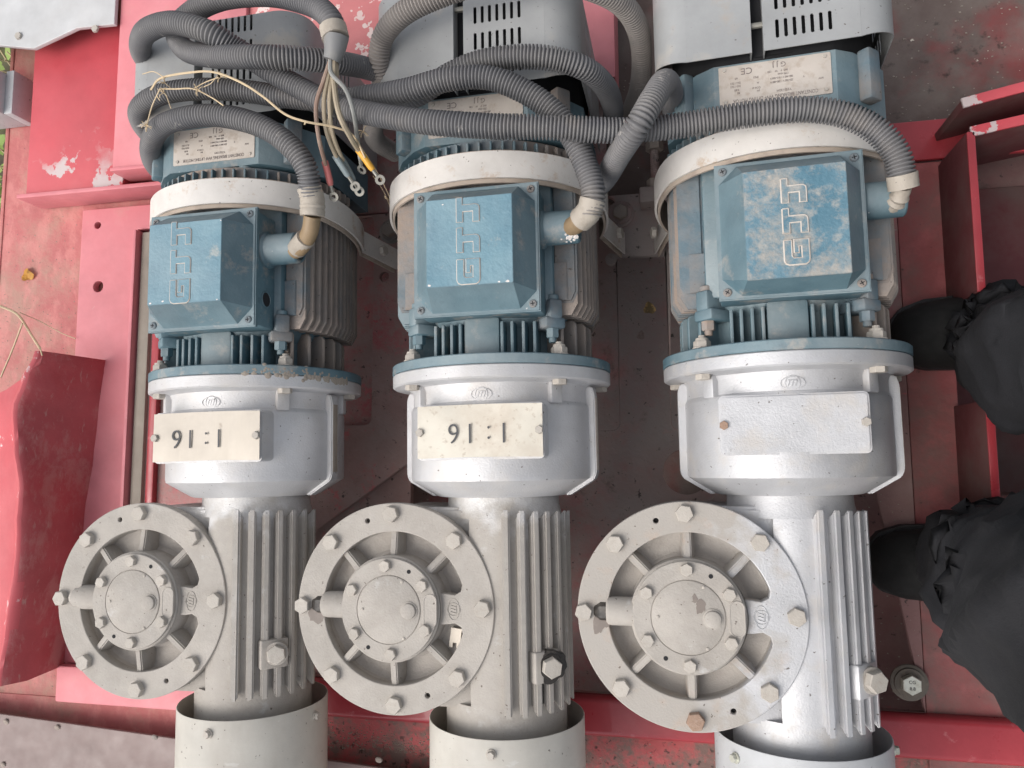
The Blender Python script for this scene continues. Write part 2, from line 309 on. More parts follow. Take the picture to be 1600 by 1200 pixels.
def plate(name, outer, holes, z0, z1, m, parent=None, bev=.0012, mt=None, kind=None, build=True):
    cu = bpy.data.curves.new('tmp', 'CURVE'); cu.dimensions = '2D'; cu.fill_mode = 'BOTH'
    cu.extrude = max(1e-5, (z1-z0)/2-bev); cu.bevel_depth = bev; cu.bevel_resolution = 1; cu.offset = -bev
    for loop in [outer]+list(holes):
        s = cu.splines.new('POLY'); s.points.add(len(loop)-1); s.use_cyclic_u = True
        for i, (x, y) in enumerate(loop): s.points[i].co = (x, y, 0, 1)
    o = bpy.data.objects.new('tmp', cu); C.objects.link(o)
    dg = bpy.context.evaluated_depsgraph_get(); me = bpy.data.meshes.new_from_object(o.evaluated_get(dg))
    bpy.data.objects.remove(o); bpy.data.curves.remove(cu)
    me.transform(Matrix.Translation((0, 0, (z0+z1)/2)))
    if mt: me.transform(mt)
    me.name = name; me.materials.clear(); me.materials.append(M[m]); shade(me, 30)
    if not build: return me
    return obj(name, None, m, parent, me=me, kind=kind)
def rrect(x0, x1, y0, y1, r, n=5):
    out = []
    for cx, cy, a in ((x1-r, y1-r, 0), (x0+r, y1-r, 90), (x0+r, y0+r, 180), (x1-r, y0+r, 270)):
        for k in range(n+1):
            t = rad(a+90*k/n); out.append((cx+r*cos(t), cy+r*sin(t)))
    return out
def circ(cx, cy, r, n=48): return [(cx+r*cos(2*pi*k/n), cy+r*sin(2*pi*k/n)) for k in range(n)]
def text_mesh(txt, size, m, t=.0004, font_squeeze=1., align='CENTER', off=0.):
    cu = bpy.data.curves.new('tmp', 'FONT'); cu.body = txt; cu.size = size; cu.extrude = t/2; cu.align_x = align; cu.align_y = 'CENTER'; cu.offset = off
    cu.resolution_u = 4; cu.space_line = 1.05
    o = bpy.data.objects.new('tmp', cu); C.objects.link(o)
    dg = bpy.context.evaluated_depsgraph_get(); me = bpy.data.meshes.new_from_object(o.evaluated_get(dg))
    bpy.data.objects.remove(o); bpy.data.curves.remove(cu)
    me.transform(Matrix.Diagonal((font_squeeze, 1, 1, 1))); me.materials.clear(); me.materials.append(M[m]); return me
def along(p, d, roll=0):
    """matrix taking +Z to direction d at p"""
    q = Vector(d).normalized().to_track_quat('Z', 'Y'); return Matrix.Translation(p) @ q.to_matrix().to_4x4() @ Matrix.Rotation(roll, 4, 'Z')

_hex = {}
def hexmesh(m, r=.0085, h=.0065, washer=0):
    k = (m, r, h, washer)
    if k not in _hex:
        bm = nb(); z = 0
        if washer: solid(bm, [(washer*.97, 0), (washer, .0006), (washer, .0016), (washer*.97, .0022)], 24, 'Z'); z = .0022
        solid(bm, [(r, z), (r, z+h-.0012)], 6, 'Z')
        # chamfered crown
        solid(bm, [(r*.80, z+h-.0008), (r*.78, z+h+.0001)], 24, 'Z')
        rows = lathe(bm, [(r, z+h-.0012), (r*.93, z+h)], 6, axis='Z'); cap(bm, rows[1])
        bmesh.ops.recalc_face_normals(bm, faces=bm.faces)
        me = bpy.data.meshes.new('hex_bolt'); bm.to_mesh(me); bm.free(); shade(me, 30); me.materials.append(M[m]); _hex[k] = me
    return _hex[k]
def hexbolt(parent, p, d, m='dusty_bolt', r=.0085, h=.0065, washer=0, name='hex_bolt', roll=None):
    return inst(name, hexmesh(m, r, h, washer), parent, along(p, d, random.uniform(0, 1) if roll is None else roll))
_scr = {}
def screw(parent, p):
    if not _scr:
        bm = nb(); solid(bm, [(.0048, 0), (.0046, .0014), (.0036, .0024)], 20, 'Z')
        bmesh.ops.recalc_face_normals(bm, faces=bm.faces)
        me = bpy.data.meshes.new('screw'); bm.to_mesh(me); bm.free(); shade(me); me.materials.append(M['blue_tan']); _scr['h'] = me
        bm = nb(); box(bm, -.0026, .0026, -.0005, .0005, .0023, .0027); box(bm, -.0005, .0005, -.0026, .0026, .0023, .00272)
        me = bpy.data.meshes.new('screw_slot'); bm.to_mesh(me); bm.free(); me.materials.append(M['dark']); _scr['s'] = me
    o = inst('screw', _scr['h'], parent, Matrix.Translation(p) @ Matrix.Rotation(random.uniform(0, 1.5), 4, 'Z'))
    inst('screw_slot', _scr['s'], o, Matrix.Identity(4))
def emblem(parent, mt, m, s=1.):
    bm = nb()
    el = [Vector((.0135*s*cos(t), .0075*s*sin(t), 0)) for t in [2*pi*k/32 for k in range(33)]]
    tube(bm, el, .0005*s, 5, False)
    el = [Vector((.0080*s*cos(t), .0088*s*sin(t), 0)) for t in [2*pi*k/32 for k in range(33)]]
    tube(bm, el, .0005*s, 5, False)
    for x in (-.004, 0, .004): tube(bm, [Vector((x*s-.001*s, -.004*s, 0)), Vector((x*s+.001*s, .003*s, 0))], .0007*s, 5)
    tube(bm, [Vector((-.0045*s, .0035*s, 0)), Vector((.005*s, .0035*s, 0))], .0007*s, 5)
    o = obj('emblem', bm, m, parent); o.matrix_local = mt; return o

LETTERS = {   # strokes in lid coordinates, traced as raised shapes (u right, v up), unit = metres
}
def letter_shapes():
    s = .001/1.0
    def P(l): return [((x-552)*.0002, (y-490)*-.0002) for x, y in l]
    J = lambda o: P([(478, 200+o), (515, 200+o), (515, 250+o), (600, 250+o), (615, 253+o), (625, 262+o), (629, 275+o), (629, 364+o), (589, 364+o), (589, 293+o), (518, 293+o), (518, 362+o), (478, 362+o)])
    G = P([(478, 614), (522, 614), (522, 722), (534, 735), (587, 735), (587, 655), (566, 655), (566, 700), (540, 700), (540, 612), (629, 612), (629, 748), (622, 765), (605, 776), (505, 776), (487, 768), (478, 750)])
    return [J(0), J(203), G]

# ------------------------------------------------------------------ the gear motor
def radial_fin(bm, ang, r0, r1, y0, y1, t, ch=.006):
    """plate standing on a cylinder round Y"""
    c, s = cos(ang), sin(ang); n = Vector((-s, 0, c)); u = Vector((c, 0, s))
    prof = [(r0, y0), (r1-ch, y0), (r1, y0+ch), (r1, y1-ch), (r1-ch, y1), (r0, y1)]
    a = [bm.verts.new(u*r+n*(t/2)+Vector((0, y, 0))) for r, y in prof]; b = [bm.verts.new(u*r-n*(t/2)+Vector((0, y, 0))) for r, y in prof]
    fs = [bm.faces.new(a), bm.faces.new(b[::-1])]
    for i in range(len(prof)): fs.append(bm.faces.new((a[i], b[i], b[(i+1) % len(prof)], a[(i+1) % len(prof)])))
    bmesh.ops.recalc_face_normals(bm, faces=fs)
    bmesh.ops.bevel(bm, geom=[e for e in {e for f in fs for e in f.edges}], offset=t*.22, segments=1 if t < .006 else 2, affect='EDGES')

def gear_motor(idx, x, y, yaw, roll, label, cfg):
    root = empty('gear_motor', (x, y, -.17), yaw)
    tag(root, label, 'gear motor', 'gear motors on the red deck')
    # everything below is modelled with the motor axis at height 0; holder offset via matrix
    UP = Matrix.Translation((0, 0, .17)); RL = UP @ Matrix.Rotation(roll, 4, 'Y')
    def part(name, bm, m, rolled=False, parent=None, **k):
        o = obj(name, bm, m, parent or root, **k)
        if parent is None: o.matrix_local = RL if rolled else UP
        return o
    class H:   # parent wrapper for instanced pieces
        pass
    def place(mt, rolled=False): return (RL if rolled else UP) @ mt
    wm, dm = cfg['worm'], cfg['disc']
    DX, DY, DZ = -.1255, -.2957, .082
    # worm housing
    bm = nb()
    solid(bm, [(.0735, -.150), (.0745, -.172), (.0775, -.186)], 96)
    lathe(bm, [(.0775, -.186), (.079, -.20), (.079, -.405), (.0785, -.413)], 64, rad(-110), rad(111))
    solid(bm, [(.0785, -.413), (.0785, -.475)], 96)
    part('worm_housing', bm, wm)
    # wheel case under the disc
    bm = nb()
    lathe(bm, [(.120, -.085), (.124, -.07), (.1245, .055), (.1275, .066), (.1275, .0695)], 96, axis='Z', mt=Matrix.Translation((DX, DY, 0)))
    prism(bm, [(DX, DY+.1235), (.008, -.176), (.035, -.19), (.035, -.408), (.008, -.420), (DX, DY-.1235)], -.075, .040, bev=.006)
    for sg in (1, -1):
        arc = [(DX+.1185*cos(rad(t)), DY+sg*.1185*sin(rad(t))) for t in range(92, 24, -6)]
        prism(bm, [(DX, DY+sg*.1235), *arc[1:], (.010, DY+sg*.045), (.028, DY+sg*.06), (.028, DY+sg*.1165), (.004, DY+sg*.1225)][::sg], .0395, .0640, bev=.004)
    rows = solid(bm, [(.115, -.088), (.118, -.09)], 48, 'Z', Matrix.Translation((DX, DY, 0)))
    part('wheel_case', bm, wm)
    # disc: ring with small holes, recess floor, ribs, hub
    hl = [circ(DX+.1135*cos(a), DY+.1135*sin(a), .0032, 14) for a in (rad(108), rad(-67))]
    half = .016
    inner = [(DX+.0945*cos(rad(a)), DY+.0945*sin(rad(a))) for a in range(18, 343, 4)]
    # bay for the emblem pad on the right
    inner = inner+[(DX+.088, DY-.0215), (DX+.080, DY-.0170), (DX+.070, DY-.0185), (DX+.056, DY-.019), (DX+.056, DY+.019), (DX+.070, DY+.0185), (DX+.080, DY+.0170), (DX+.088, DY+.0215)]
    me = plate('cover_ring', circ(DX, DY, .1303, 120), [inner]+hl, .066, DZ, dm, bev=.0012, build=False)
    o = obj('cover_ring', None, dm, root, me=me); o.matrix_local = UP; ring = o
    for a in (rad(108), rad(-67)):
        bm = nb(); solid(bm, [(.0031, .067), (.0031, .0755)], 14, 'Z', Matrix.Translation((DX+.1135*cos(a), DY+.1135*sin(a), 0)))
        part('dowel_pin' if idx == 2 else 'hole_plug', bm, 'dark' if idx == 2 else 'grease')
    bm = nb()
    # recess: sloping outer wall and bowl floor
    lathe(bm, [(.0975, .0805), (.0965, .070), (.0940, .060), (.088, .0565), (.070, .0555), (.0655, .060), (.0645, .088)], 96, axis='Z', mt=Matrix.Translation((DX, DY, 0)))
    part('recess', bm, 'dusty_dark' if dm != 'silver_mix' else 'dusty_dark')
    for a in (45, 90, 135, 225, 270, 315):
        bm = nb()
        t0, t1 = .0052, .0042
        mt = Matrix.Translation((DX, DY, 0)) @ Matrix.Rotation(rad(a), 4, 'Z')
        vs = []
        for r, zt in ((.060, .0835), (.097, .0775)):
            for sgn in (-1, 1):
                vs.append(bm.verts.new((r, sgn*t1, zt)))
                vs.append(bm.verts.new((r, sgn*(t0+.0030), .0555)))
        a0, a1, b0, b1, c0, c1, d0, d1 = vs
        for f in ((a0, b0, d0, c0), (a0, c0, c1, a1), (b0, b1, d1, d0), (a1, b1, b0, a0), (c0, d0, d1, c1), (a1, c1, d1, b1)): bm.faces.new(f)
        bmesh.ops.recalc_face_normals(bm, faces=bm.faces)
        bmesh.ops.bevel(bm, geom=[e for e in bm.edges if abs(e.verts[0].co.y-e.verts[1].co.y) < .001 and e.verts[0].co.z > .06 and e.verts[1].co.z > .06], offset=.0014, segments=2, affect='EDGES')
        bm.transform(mt); part('rib', bm, dm)
    bm = nb(); T = Matrix.Translation((DX-.002, DY, 0))
    rows = solid(bm, [(.0655, .060), (.0655, .0875), (.0640, .0895), (.063, .0895), (.063, .0925), (.0622, .0935), (.0425, .0935), (.0421, .0925), (.0415, .0925), (.0411, .0938), (.040, .0944)], 96, 'Z', T)
    hub = part('hub', bm, dm if dm != 'silver_mix' else 'dusty')
    for k in range(6):
        a = rad(90+60*k+cfg.get('hrot', 0))
        hexbolt(root, place(Matrix.Identity(4)) @ Vector((DX-.002+.0535*cos(a), DY+.0535*sin(a), .0935)), (0, 0, 1), 'dusty_bolt', .0076, .0062)
    for a in (rad(60), rad(-120)):
        bm = nb(); solid(bm, [(.0026, .0930), (.0026, .09385)], 14, 'Z', Matrix.Translation((DX-.002+.0535*cos(a), DY+.0535*sin(a), 0))); part('hole', bm, 'dark')
    bm = nb(); solid(bm, [(.0115, .094), (.0115, .0954), (.0095, .0956), (.0092, .0985), (.0080, .0992)], 28, 'Z', Matrix.Translation((DX+.025, DY-.001, 0)))
    part('centre_plug', bm, 'dusty')
    for px, py in ((-.034, 0), (.018, .034), (.020, -.034)):
        bm = nb(); solid(bm, [(.002, .094), (.0018, .0953), (.001, .0958)], 10, 'Z', Matrix.Translation((DX+px-.002, DY+py, 0))); part('rivet', bm, 'dusty_bolt')
    bm = nb(); tube(bm, [Vector((p[0], p[1], .0936)) for p in rrect(DX+.0440, DX+.0600, DY-.0200, DY+.0190, .0078)+[rrect(DX+.0440, DX+.0600, DY-.0200, DY+.0190, .0078)[0]]], .0011, 6, False)
    prism(bm, rrect(DX+.0440, DX+.0600, DY-.0200, DY+.0190, .0078), .0930, .0941)
    part('oval_tag', bm, dm if dm != 'silver_mix' else 'dusty')
    def blot(cx, cy, z, r, seed, nm, mm_):
        bm = nb(); n = 26; zt = z+.00035
        pts = [(cx+r*(.72+.5*noise.noise(Vector((cos(2*pi*k/n)*1.6, sin(2*pi*k/n)*1.6, seed))))*cos(2*pi*k/n), cy+1.3*r*(.72+.5*noise.noise(Vector((cos(2*pi*k/n)*1.6+5, sin(2*pi*k/n)*1.6, seed))))*sin(2*pi*k/n)) for k in range(n)]
        prism(bm, pts, z-.0004, zt); part(nm, bm, mm_)
    if idx == 2: blot(DX+.012, DY+.0125, .0944, .0085, 3.3, 'oil_stain', 'stain'); blot(DX+.006, DY+.021, .0944, .0045, 8.3, 'oil_stain', 'stain')
    if idx: blot(DX-.104, DY-.009, DZ, .014, 1.7+idx, 'oil_stain', 'stain')
    if idx == 1:
        bm = nb(); mt_ = Matrix.Translation((DX+.075, DY-.037, .0600)) @ Matrix.Rotation(rad(-8), 4, 'Z')
        prism(bm, [(-.007, -.014), (-.0025, -.014), (-.0025, -.008), (.0025, -.008), (.0025, -.014), (.007, -.014), (.007, .010), (-.007, .010)], 0, .002, mt_); part('lock_plate', bm, 'plate_brushed')
    # ring bolts
    for k in range(8):
        a = rad(90+45*k + 1)
        if k == 2: p = Vector((DX-.1225, DY+.001, DZ))
        else: p = Vector((DX+.1165*cos(a), DY+.1165*sin(a), DZ))
        hexbolt(root, UP @ p, (0, 0, 1), 'rust_bolt' if (idx == 2 and k == 4) else 'dusty_bolt', .0106, .0080, roll=random.uniform(0, 1))
    # breather pipe on the left
    bm = nb(); rows = solid(bm, [(.0165, -.064), (.0165, -.090), (.0158, -.094), (.0135, -.096)], 32, 'X', Matrix.Translation((DX, DY+.002, .077))); 
    bp = part('breather_pipe', bm, dm if dm != 'silver_mix' else 'dusty')
    bm = nb(); solid(bm, [(.0135, -.093), (.0135, -.103), (.012, -.105), (.009, -.110), (.007, -.111)], 6 if idx else 24, 'X', Matrix.Translation((DX, DY+.002, .077)))
    part('breather_cap', bm, 'grease' if idx else 'dusty')
    # emblem on the ring pad
    emblem(root, UP @ Matrix.Translation((DX+.079, DY, DZ+.0003)) @ Matrix.Rotation(-pi/2, 4, 'Z'), dm, .95)
    # cooling fins on the worm housing
    for k, a in enumerate((76, 63, 51, 39.5, 27, 12, -4)):
        bm = nb(); radial_fin(bm, rad(a), .074, .0905 if k < 5 else .088, -.183-.002*k*.5, -.413, .0100 if k < 4 else .0085, .010)
        part('cooling_fin', bm, wm)
    # oil plug on a boss
    pd = Vector((.42, 0, .90)).normalized(); q = Vector((.0935*cos(rad(42)), -.364, .0935*sin(rad(42))))-pd*.0885
    bm = nb(); box(bm, -.019, .018, -.019, .019, .070, .0920, .003, Matrix.Translation((0, -.365, 0)) @ Matrix.Rotation(rad(47), 4, 'Y'))
    part('plug_boss', bm, wm)
    bm = nb(); solid(bm, [(.0150, -.006), (.0150, .003), (.0143, .0036)], 28, 'Z', along(q+pd*.0885+Vector((.0, .0, 0)), pd)); part('plug_washer', bm, 'grease' if cfg['oil'] else 'dusty')
    hexbolt(root, UP @ (q+pd*.0918), pd, cfg.get('plugm', 'dusty_bolt'), .0125, .010, name='oil_plug')
    if cfg['oil']:
        bm = nb()
        mt_ = along(q+pd*.0885, pd); n_ = 30
        pr_ = [(.0205+.006*noise.noise(Vector((cos(2*pi*k/n_)*2, sin(2*pi*k/n_)*2, 4.2)))) for k in range(n_)]
        prism(bm, [(pr_[k]*cos(2*pi*k/n_), pr_[k]*sin(2*pi*k/n_)) for k in range(n_)], -.006, .0022, mt_, bev=.0012)
        part('grease_ring', bm, 'grease'); bm = nb()
        for k in range(7):
            a = rad(45.5+random.uniform(-2, 2)); yy = -.380-.0045*k
            u = Vector((cos(a), 0, sin(a)))*.0800
            solid(bm, [(.0062+random.uniform(0, .002)-.0005*k, -.001), (.0045, .0009)], 10, 'Z', along(u+Vector((0, yy, 0)), u))
        part('oil_stain', bm, 'grease')
    # end cowl
    bm = nb()
    lathe(bm, [(.0990, -.62), (.0990, -.4425), (.0995, -.4415), (.1003, -.4415), (.1008, -.4425), (.1008, -.62)], 96)
    part('end_cowl', bm, cfg['cowl'])
    bm = nb(); solid(bm, [(.0985, -.60), (.0985, -.52)], 48); part('cowl_inner', bm, 'dark')
    for a in cfg['cb']:
        u = Vector((cos(rad(a)), 0, sin(rad(a))))
        hexbolt(root, UP @ (u*.1007+Vector((0, -.457, 0))), u, 'dusty_bolt' if idx < 2 else 'zinc', .0048, .0045, washer=.0062)
    # ---- bell housing
    bm = nb()
    solid(bm, [(.120, 0), (.1455, 0), (.147, -.0015), (.147, -.0150), (.1445, -.0169), (.128, -.0175), (.122, -.0195), (.1195, -.026), (.1195, -.0415), (.1218, -.0455), (.1225, -.048), (.1225, -.134), (.1215, -.1385), (.089, -.1585), (.086, -.1595), (.070, -.1595)], 128)
    part('bell_housing', bm, cfg['bell'], True, ang=28)
    for s in (1, -1):
        bm = nb(); pr = [(.115, -.020), (.127, -.020), (.1305, -.030), (.1305, -.132), (.127, -.140), (.093, -.1605), (.085, -.157)]
        mt = Matrix.Rotation(rad(12 if s > 0 else 4), 4, 'Y') if s > 0 else Matrix.Rotation(rad(-8), 4, 'Y')
        mt = Matrix.Rotation(rad(-(cfg.get('rr', 8)) if s > 0 else 7), 4, 'Y')
        a_ = [bm.verts.new((s*r, yy, .007)) for r, yy in pr]; b_ = [bm.verts.new((s*r, yy, -.009)) for r, yy in pr]
        bm.faces.new(a_); bm.faces.new(b_)
        for i in range(len(pr)): bm.faces.new((a_[i], b_[i], b_[(i+1) % len(pr)], a_[(i+1) % len(pr)]))
        bmesh.ops.recalc_face_normals(bm, faces=bm.faces)
        bmesh.ops.bevel(bm, geom=list(bm.edges), offset=.0015, segments=2, affect='EDGES'); bm.transform(mt)
        part('side_rib', bm, cfg['bell'], True)
        bm = nb(); box(bm, s*.1300-.001, s*.1300+.0012, -.128, -.034, -.006, .0045, .0004); bm.transform(mt)
        if s > 0: part('dust_line', bm, 'bar_tan' if idx == 0 else 'nameplate', True)
    # pad for the number plate, with plate
    bm = nb(); prism(bm, rrect(-.0785, .0785, -.1125, -.0455, .006), .088, .1240, bev=.0025)
    part('plate_pad', bm, cfg['bell'], True)
    if cfg['plate']:
        bm = nb(); n = 16
        x0, x1, y0, y1 = -.0765, .0775, -.1105, -.0475
        def zz(u, v): return .1252+.0010*(sin(u*3.0+.5)*(1-v))+.0006*(1+cos(u*7))
        rows = []
        for j in range(7):
            v = j/6; rows.append([(bm.verts.new((x0+(x1-x0)*i/n, y0+(y1-y0)*v+.0012*sin(i/n*3.1), zz(i/n, v)))) for i in range(n+1)])
        top = []
        for j in range(6):
            for i in range(n): top.append(bm.faces.new((rows[j][i], rows[j][i+1], rows[j+1][i+1], rows[j+1][i])))
        ex = bmesh.ops.extrude_face_region(bm, geom=top)
        for v in ex['geom']:
            if isinstance(v, bmesh.types.BMVert): v.co.z += .0008
        part('number_plate', bm, cfg['plate'], True)
        tx = text_mesh('1:16', .0300, 'ink', .0006, 1.0)
        # spaced like the sticker: 1 : 16
        for s_, u in (('1', -.0310), (':', -.0125), ('1', .0105), ('6', .0310)):
            me = text_mesh(s_, .0355, 'ink', .0005, .90, off=-.0005)
            o = obj('printed_digit', None, 'ink', root, me=me)
            o.matrix_local = RL @ Matrix.Translation((-u-(.0105 if idx == 0 else 0), -.0800+(-.0035 if s_ == ':' else 0), .1288)) @ Matrix.Rotation(pi, 4, 'Z')
    for sx in (-.0735, .0735):
        hexbolt(root, RL @ Vector((sx, -.079, .1240+(.0030 if cfg['plate'] else 0))), (0, 0, 1), 'rust_bolt' if (idx == 2 and sx < 0) else 'dusty_bolt', .0052, .0042)
    emblem(root, RL @ Matrix.Translation((.002, -.0335, .1196)) @ Matrix.Rotation(rad(4), 4, 'X'), cfg['bell'], .95)
    # flange bolts and nuts
    for a in (45, 135, 0 if False else -10, 190):
        u = Vector((cos(rad(a)), 0, sin(rad(a))))
        pos = u*.1335
        hexbolt(root, RL @ (pos+Vector((0, -.0172, 0))), Matrix.Rotation(roll, 3, 'Y') @ Vector((0, -1, 0)), 'dusty_bolt', .0095, .0062)
        bm = nb(); box(bm, -.0085, .0085, -.045, -.018, .110, .1275, .002, Matrix.Rotation(rad(90-a), 4, 'Y')); part('bolt_boss', bm, cfg['bell'], True)
        if a in (45, 135):
            bm = nb(); mt = along(pos+Vector((0, .0127, 0)), (0, 1, 0))
            solid(bm, [(.0115, 0), (.0115, .0018)], 24, 'Z', mt); solid(bm, [(.0102, .0018), (.0102, .0085), (.0092, .0100)], 6, 'Z', mt)
            solid(bm, [(.0078, .0100), (.0074, .0130)], 20, 'Z', mt); solid(bm, [(.0045, .0130), (.0040, .0165)], 14, 'Z', mt)
            part('lock_nut', bm, cfg.get('nutm', 'dusty_bolt'), True)
    # ---- motor
    bm = nb(); solid(bm, [(.118, .0004), (.1465, .0004), (.1475, .0016), (.1475, .0115), (.146, .0128), (.110, .0128)], 128)
    part('motor_flange', bm, 'blue', True, ang=28)
    if idx == 0:
        bm = nb()
        for k in range(110):
            t = random.random()**.8; a = rad(68-t*62); u = Vector((cos(a), 0, sin(a)))
            solid(bm, [(random.uniform(.0015, .0055), -.0006), (.0012, .00025)], 8, 'Z', along(u*.1474+Vector((0, .004-.007*t+random.gauss(0, .0032), 0)), u))
        part('mud_stain', bm, 'bar_tan', True)
    bm = nb(); solid(bm, [(.100, .0125), (.100, .050), (.108, .060), (.112, .075)], 72); part('end_shield', bm, 'blue', True)
    bm = nb(); box(bm, -.022, .024, .0126, .062, .09, .1115, .004); part('shield_block', bm, 'blue', True)
    for x_ in (-.060, -.049, -.037, -.0255, .0275, .0395, .053, .066):
        zt = math.sqrt(max(.0001, .1165**2-(x_*.8)**2))
        bm = nb(); box(bm, x_-.0021, x_+.0021, .0126, .0555, .07, zt, .0013, seg=2)
        part('shield_fin', bm, 'blue', True)
    for s in (1, -1):
        for k in range(7):
            a = rad(40-k*12); bm = nb(); radial_fin(bm, a if s > 0 else pi-a, .098, .1275-.001*k, .0126, .062, .0048, .005)
            part('shield_fin', bm, 'tan_fins' if s > 0 else 'blue', True)
    # lugs with tie bolts at 45 degrees
    for s in (1, -1):
        mt = Matrix.Rotation(s*rad(43), 4, 'Y')
        bm = nb(); box(bm, -.0145, .0145, .046, .060, .098, .136, .0035, mt); box(bm, -.0095, .0095, .058, .082, .100, .137, .003, mt)
        part('tie_lug', bm, 'blue' if s < 0 else 'blue_tan', True)
        bm = nb(); mm = mt @ along((0, .046, .1265), (0, -1, 0)); solid(bm, [(.0082, 0), (.0082, .010), (.0074, .0112)], 6, 'Z', mm); solid(bm, [(.0048, .011), (.0048, .0165), (.004, .0172)], 14, 'Z', mm)
        part('tie_bolt', bm, 'blue' if idx != 2 else 'blue_tan', True); bm = nb()
        mm = mt @ along((0, .082, .128), (0, 1, 0)); solid(bm, [(.0078, 0), (.0078, .005), (.0070, .006)], 16, 'Z', mm)
        part('bolt_end', bm, 'blue' if idx != 2 else 'blue_tan', True)
    # finned stator
    bm = nb(); solid(bm, [(.100, .062), (.1145, .070), (.1145, .262), (.108, .268)], 72); part('stator', bm, 'blue_tan', True)
    bm = nb(); box(bm, -.088, .090, .072, .262, .075, .100, .004); part('box_seat', bm, 'blue', True)
    for s in (1, -1):
        for k in range(13):
            zf = .083-k*.0125
            r = .1345; xo = math.sqrt(max(0, r*r-zf*zf*.62))
            bm = nb(); pts = [(.095, .064), (xo-.008, .064), (xo, .078), (xo, .262), (.095, .262)]
            a_ = [bm.verts.new((s*px, py, zf+.0019)) for px, py in pts]; b_ = [bm.verts.new((s*px, py, zf-.0019)) for px, py in pts]
            bm.faces.new(a_); bm.faces.new(b_)
            for i in range(5): bm.faces.new((a_[i], b_[i], b_[(i+1) % 5], a_[(i+1) % 5]))
            part('stator_fin', bm, 'tan_fins' if s > 0 else ('blue' if idx != 2 else 'blue_tan'), True)
    for s in (1, -1):
        bm = nb(); prism(bm, [(s*.088, .079), (s*.112, .079), (s*.118, .092), (s*.118, .255), (s*.088, .255)], .070, .0885, bev=.003); part('side_pad', bm, 'blue_tan', True)
        bm = nb(); prism(bm, [(s*.086, .082), (s*.106, .082), (s*.106, .130), (s*.086, .130)], .086, .0905, bev=.001); part('label_pad', bm, 'blue_tan' , True)
    # terminal box
    bx = obj('terminal_box', box(nb(), -.071, .080, .061, .211, .095, .144, .003), 'blue', root); bx.matrix_local = RL
    me_holes = []
    bm = nb()
    # lid: lip, sloping sides, top face, corner pads
    x0, x1, y0, y1 = -.0725, .0825, .0575, .2135
    X0, X1, Y0, Y1 = -.043, .0585, (.0845 if idx < 2 else .0700), .1870
    ch = .024
    base = [(x0, y0), (x1, y0), (x1, y1), (x0, y1)]
    prism(bm, base, .1440, .1505, bev=.0015)
    oct_ = [(x0+ch, y0+.004), (x1-ch, y0+.004), (x1-.004, y0+ch), (x1-.004, y1-ch), (x1-ch, y1-.004), (x0+ch, y1-.004), (x0+.004, y1-ch), (x0+.004, y0+ch)]
    top = [(X0, Y0), (X1, Y0), (X1, Y0), (X1, Y1), (X1, Y1), (X0, Y1), (X0, Y1), (X0, Y0)]
    lo = [bm.verts.new((a, b, .1500)) for a, b in oct_]; hi4 = [bm.verts.new((a, b, .1890)) for a, b in ((X0, Y0), (X1, Y0), (X1, Y1), (X0, Y1))]
    im = [0, 1, 1, 2, 2, 3, 3, 0]
    for i in range(8):
        j = (i+1) % 8
        if im[i] == im[j]: bm.faces.new((lo[i], lo[j], hi4[im[i]]))
        else: bm.faces.new((lo[i], lo[j], hi4[im[j]], hi4[im[i]]))
    bm.faces.new(hi4)
    lid = obj('box_lid', bm, 'blue', root, ang=20); lid.matrix_local = RL
    bm = nb(); prism(bm, rrect(X0-.0004, X1+.0004, Y0-.0004, Y1+.0004, .0015), .1875, .1894, bev=.0006)
    fm = 'blue_dusty' if idx == 2 else 'blue_bright'
    fc = obj('lid_face', bm, fm, lid)
    cx, cy = (X0+X1)/2-.0010, (Y0+Y1)/2
    if idx == 0: cx -= .004
    for sh in letter_shapes():
        k = .90
        if idx == 1: k = .88
        if idx == 2: k = .80
        pts = [(cx+u*k, cy+v*k) for u, v in sh]
        me = plate('letter_groove', pts, [], .1893, .1898, 'nameplate', bev=.0001, build=False)
        cu_pts = pts
        bm = nb(); loop = [Vector((a, b, .1897)) for a, b in pts]; loop.append(loop[0].copy()); loop.append(loop[1].copy())
        tube(bm, loop, (.0010 if idx < 2 else .0013), 6, False); obj('letter_groove', bm, 'nameplate', lid)
        me = plate('letter', pts, [], .1893, .1908, fm, bev=.0004, build=False); obj('letter', None, fm, lid, me=me)
    for sx, sy in ((x0+.009, y0+.009), (x1-.009, y0+.009), (x1-.009, y1-.009), (x0+.009, y1-.009)): screw(lid, Vector((sx, sy, .1503)))
    for (cu_, cv_, r_) in [(a_, b_, c_*.7) for a_, b_, c_ in ([(X0+.004, Y0+.002, .0030), (X0+.022, Y0+.0035, .0026), (X1-.004, Y0+.001, .0018), (X1-.001, Y1-.002, .0016)] if idx == 0 else [(X0+.003, Y0+.002, .0032), (X1-.006, Y0+.001, .0034), (X1-.016, Y0+.0012, .0024), (X0+.020, Y1-.006, .0018)] if idx == 1 else [])]:
        bm = nb(); n_ = 11; prism(bm, [(cu_+r_*random.uniform(.6, 1.2)*cos(2*pi*k/n_), cv_+.6*r_*random.uniform(.6, 1.2)*sin(2*pi*k/n_)) for k in range(n_)], .1890, .18975); obj('paint_chip', bm, 'chalk', lid)
    # blanking hole and gland on the right
    if idx == 0:
        bm = nb(); solid(bm, [(.0095, .0798), (.0095, .0808)], 24, 'X', Matrix.Translation((0, .098, .121))); part('knockout_hole', bm, 'dark', True)
        bm = nb(); tube(bm, [Vector((.0808, .098+.0102*cos(t), .121+.0102*sin(t))) for t in [2*pi*k/24 for k in range(25)]], .0009, 6, False); part('hole_rim', bm, 'blue', True)
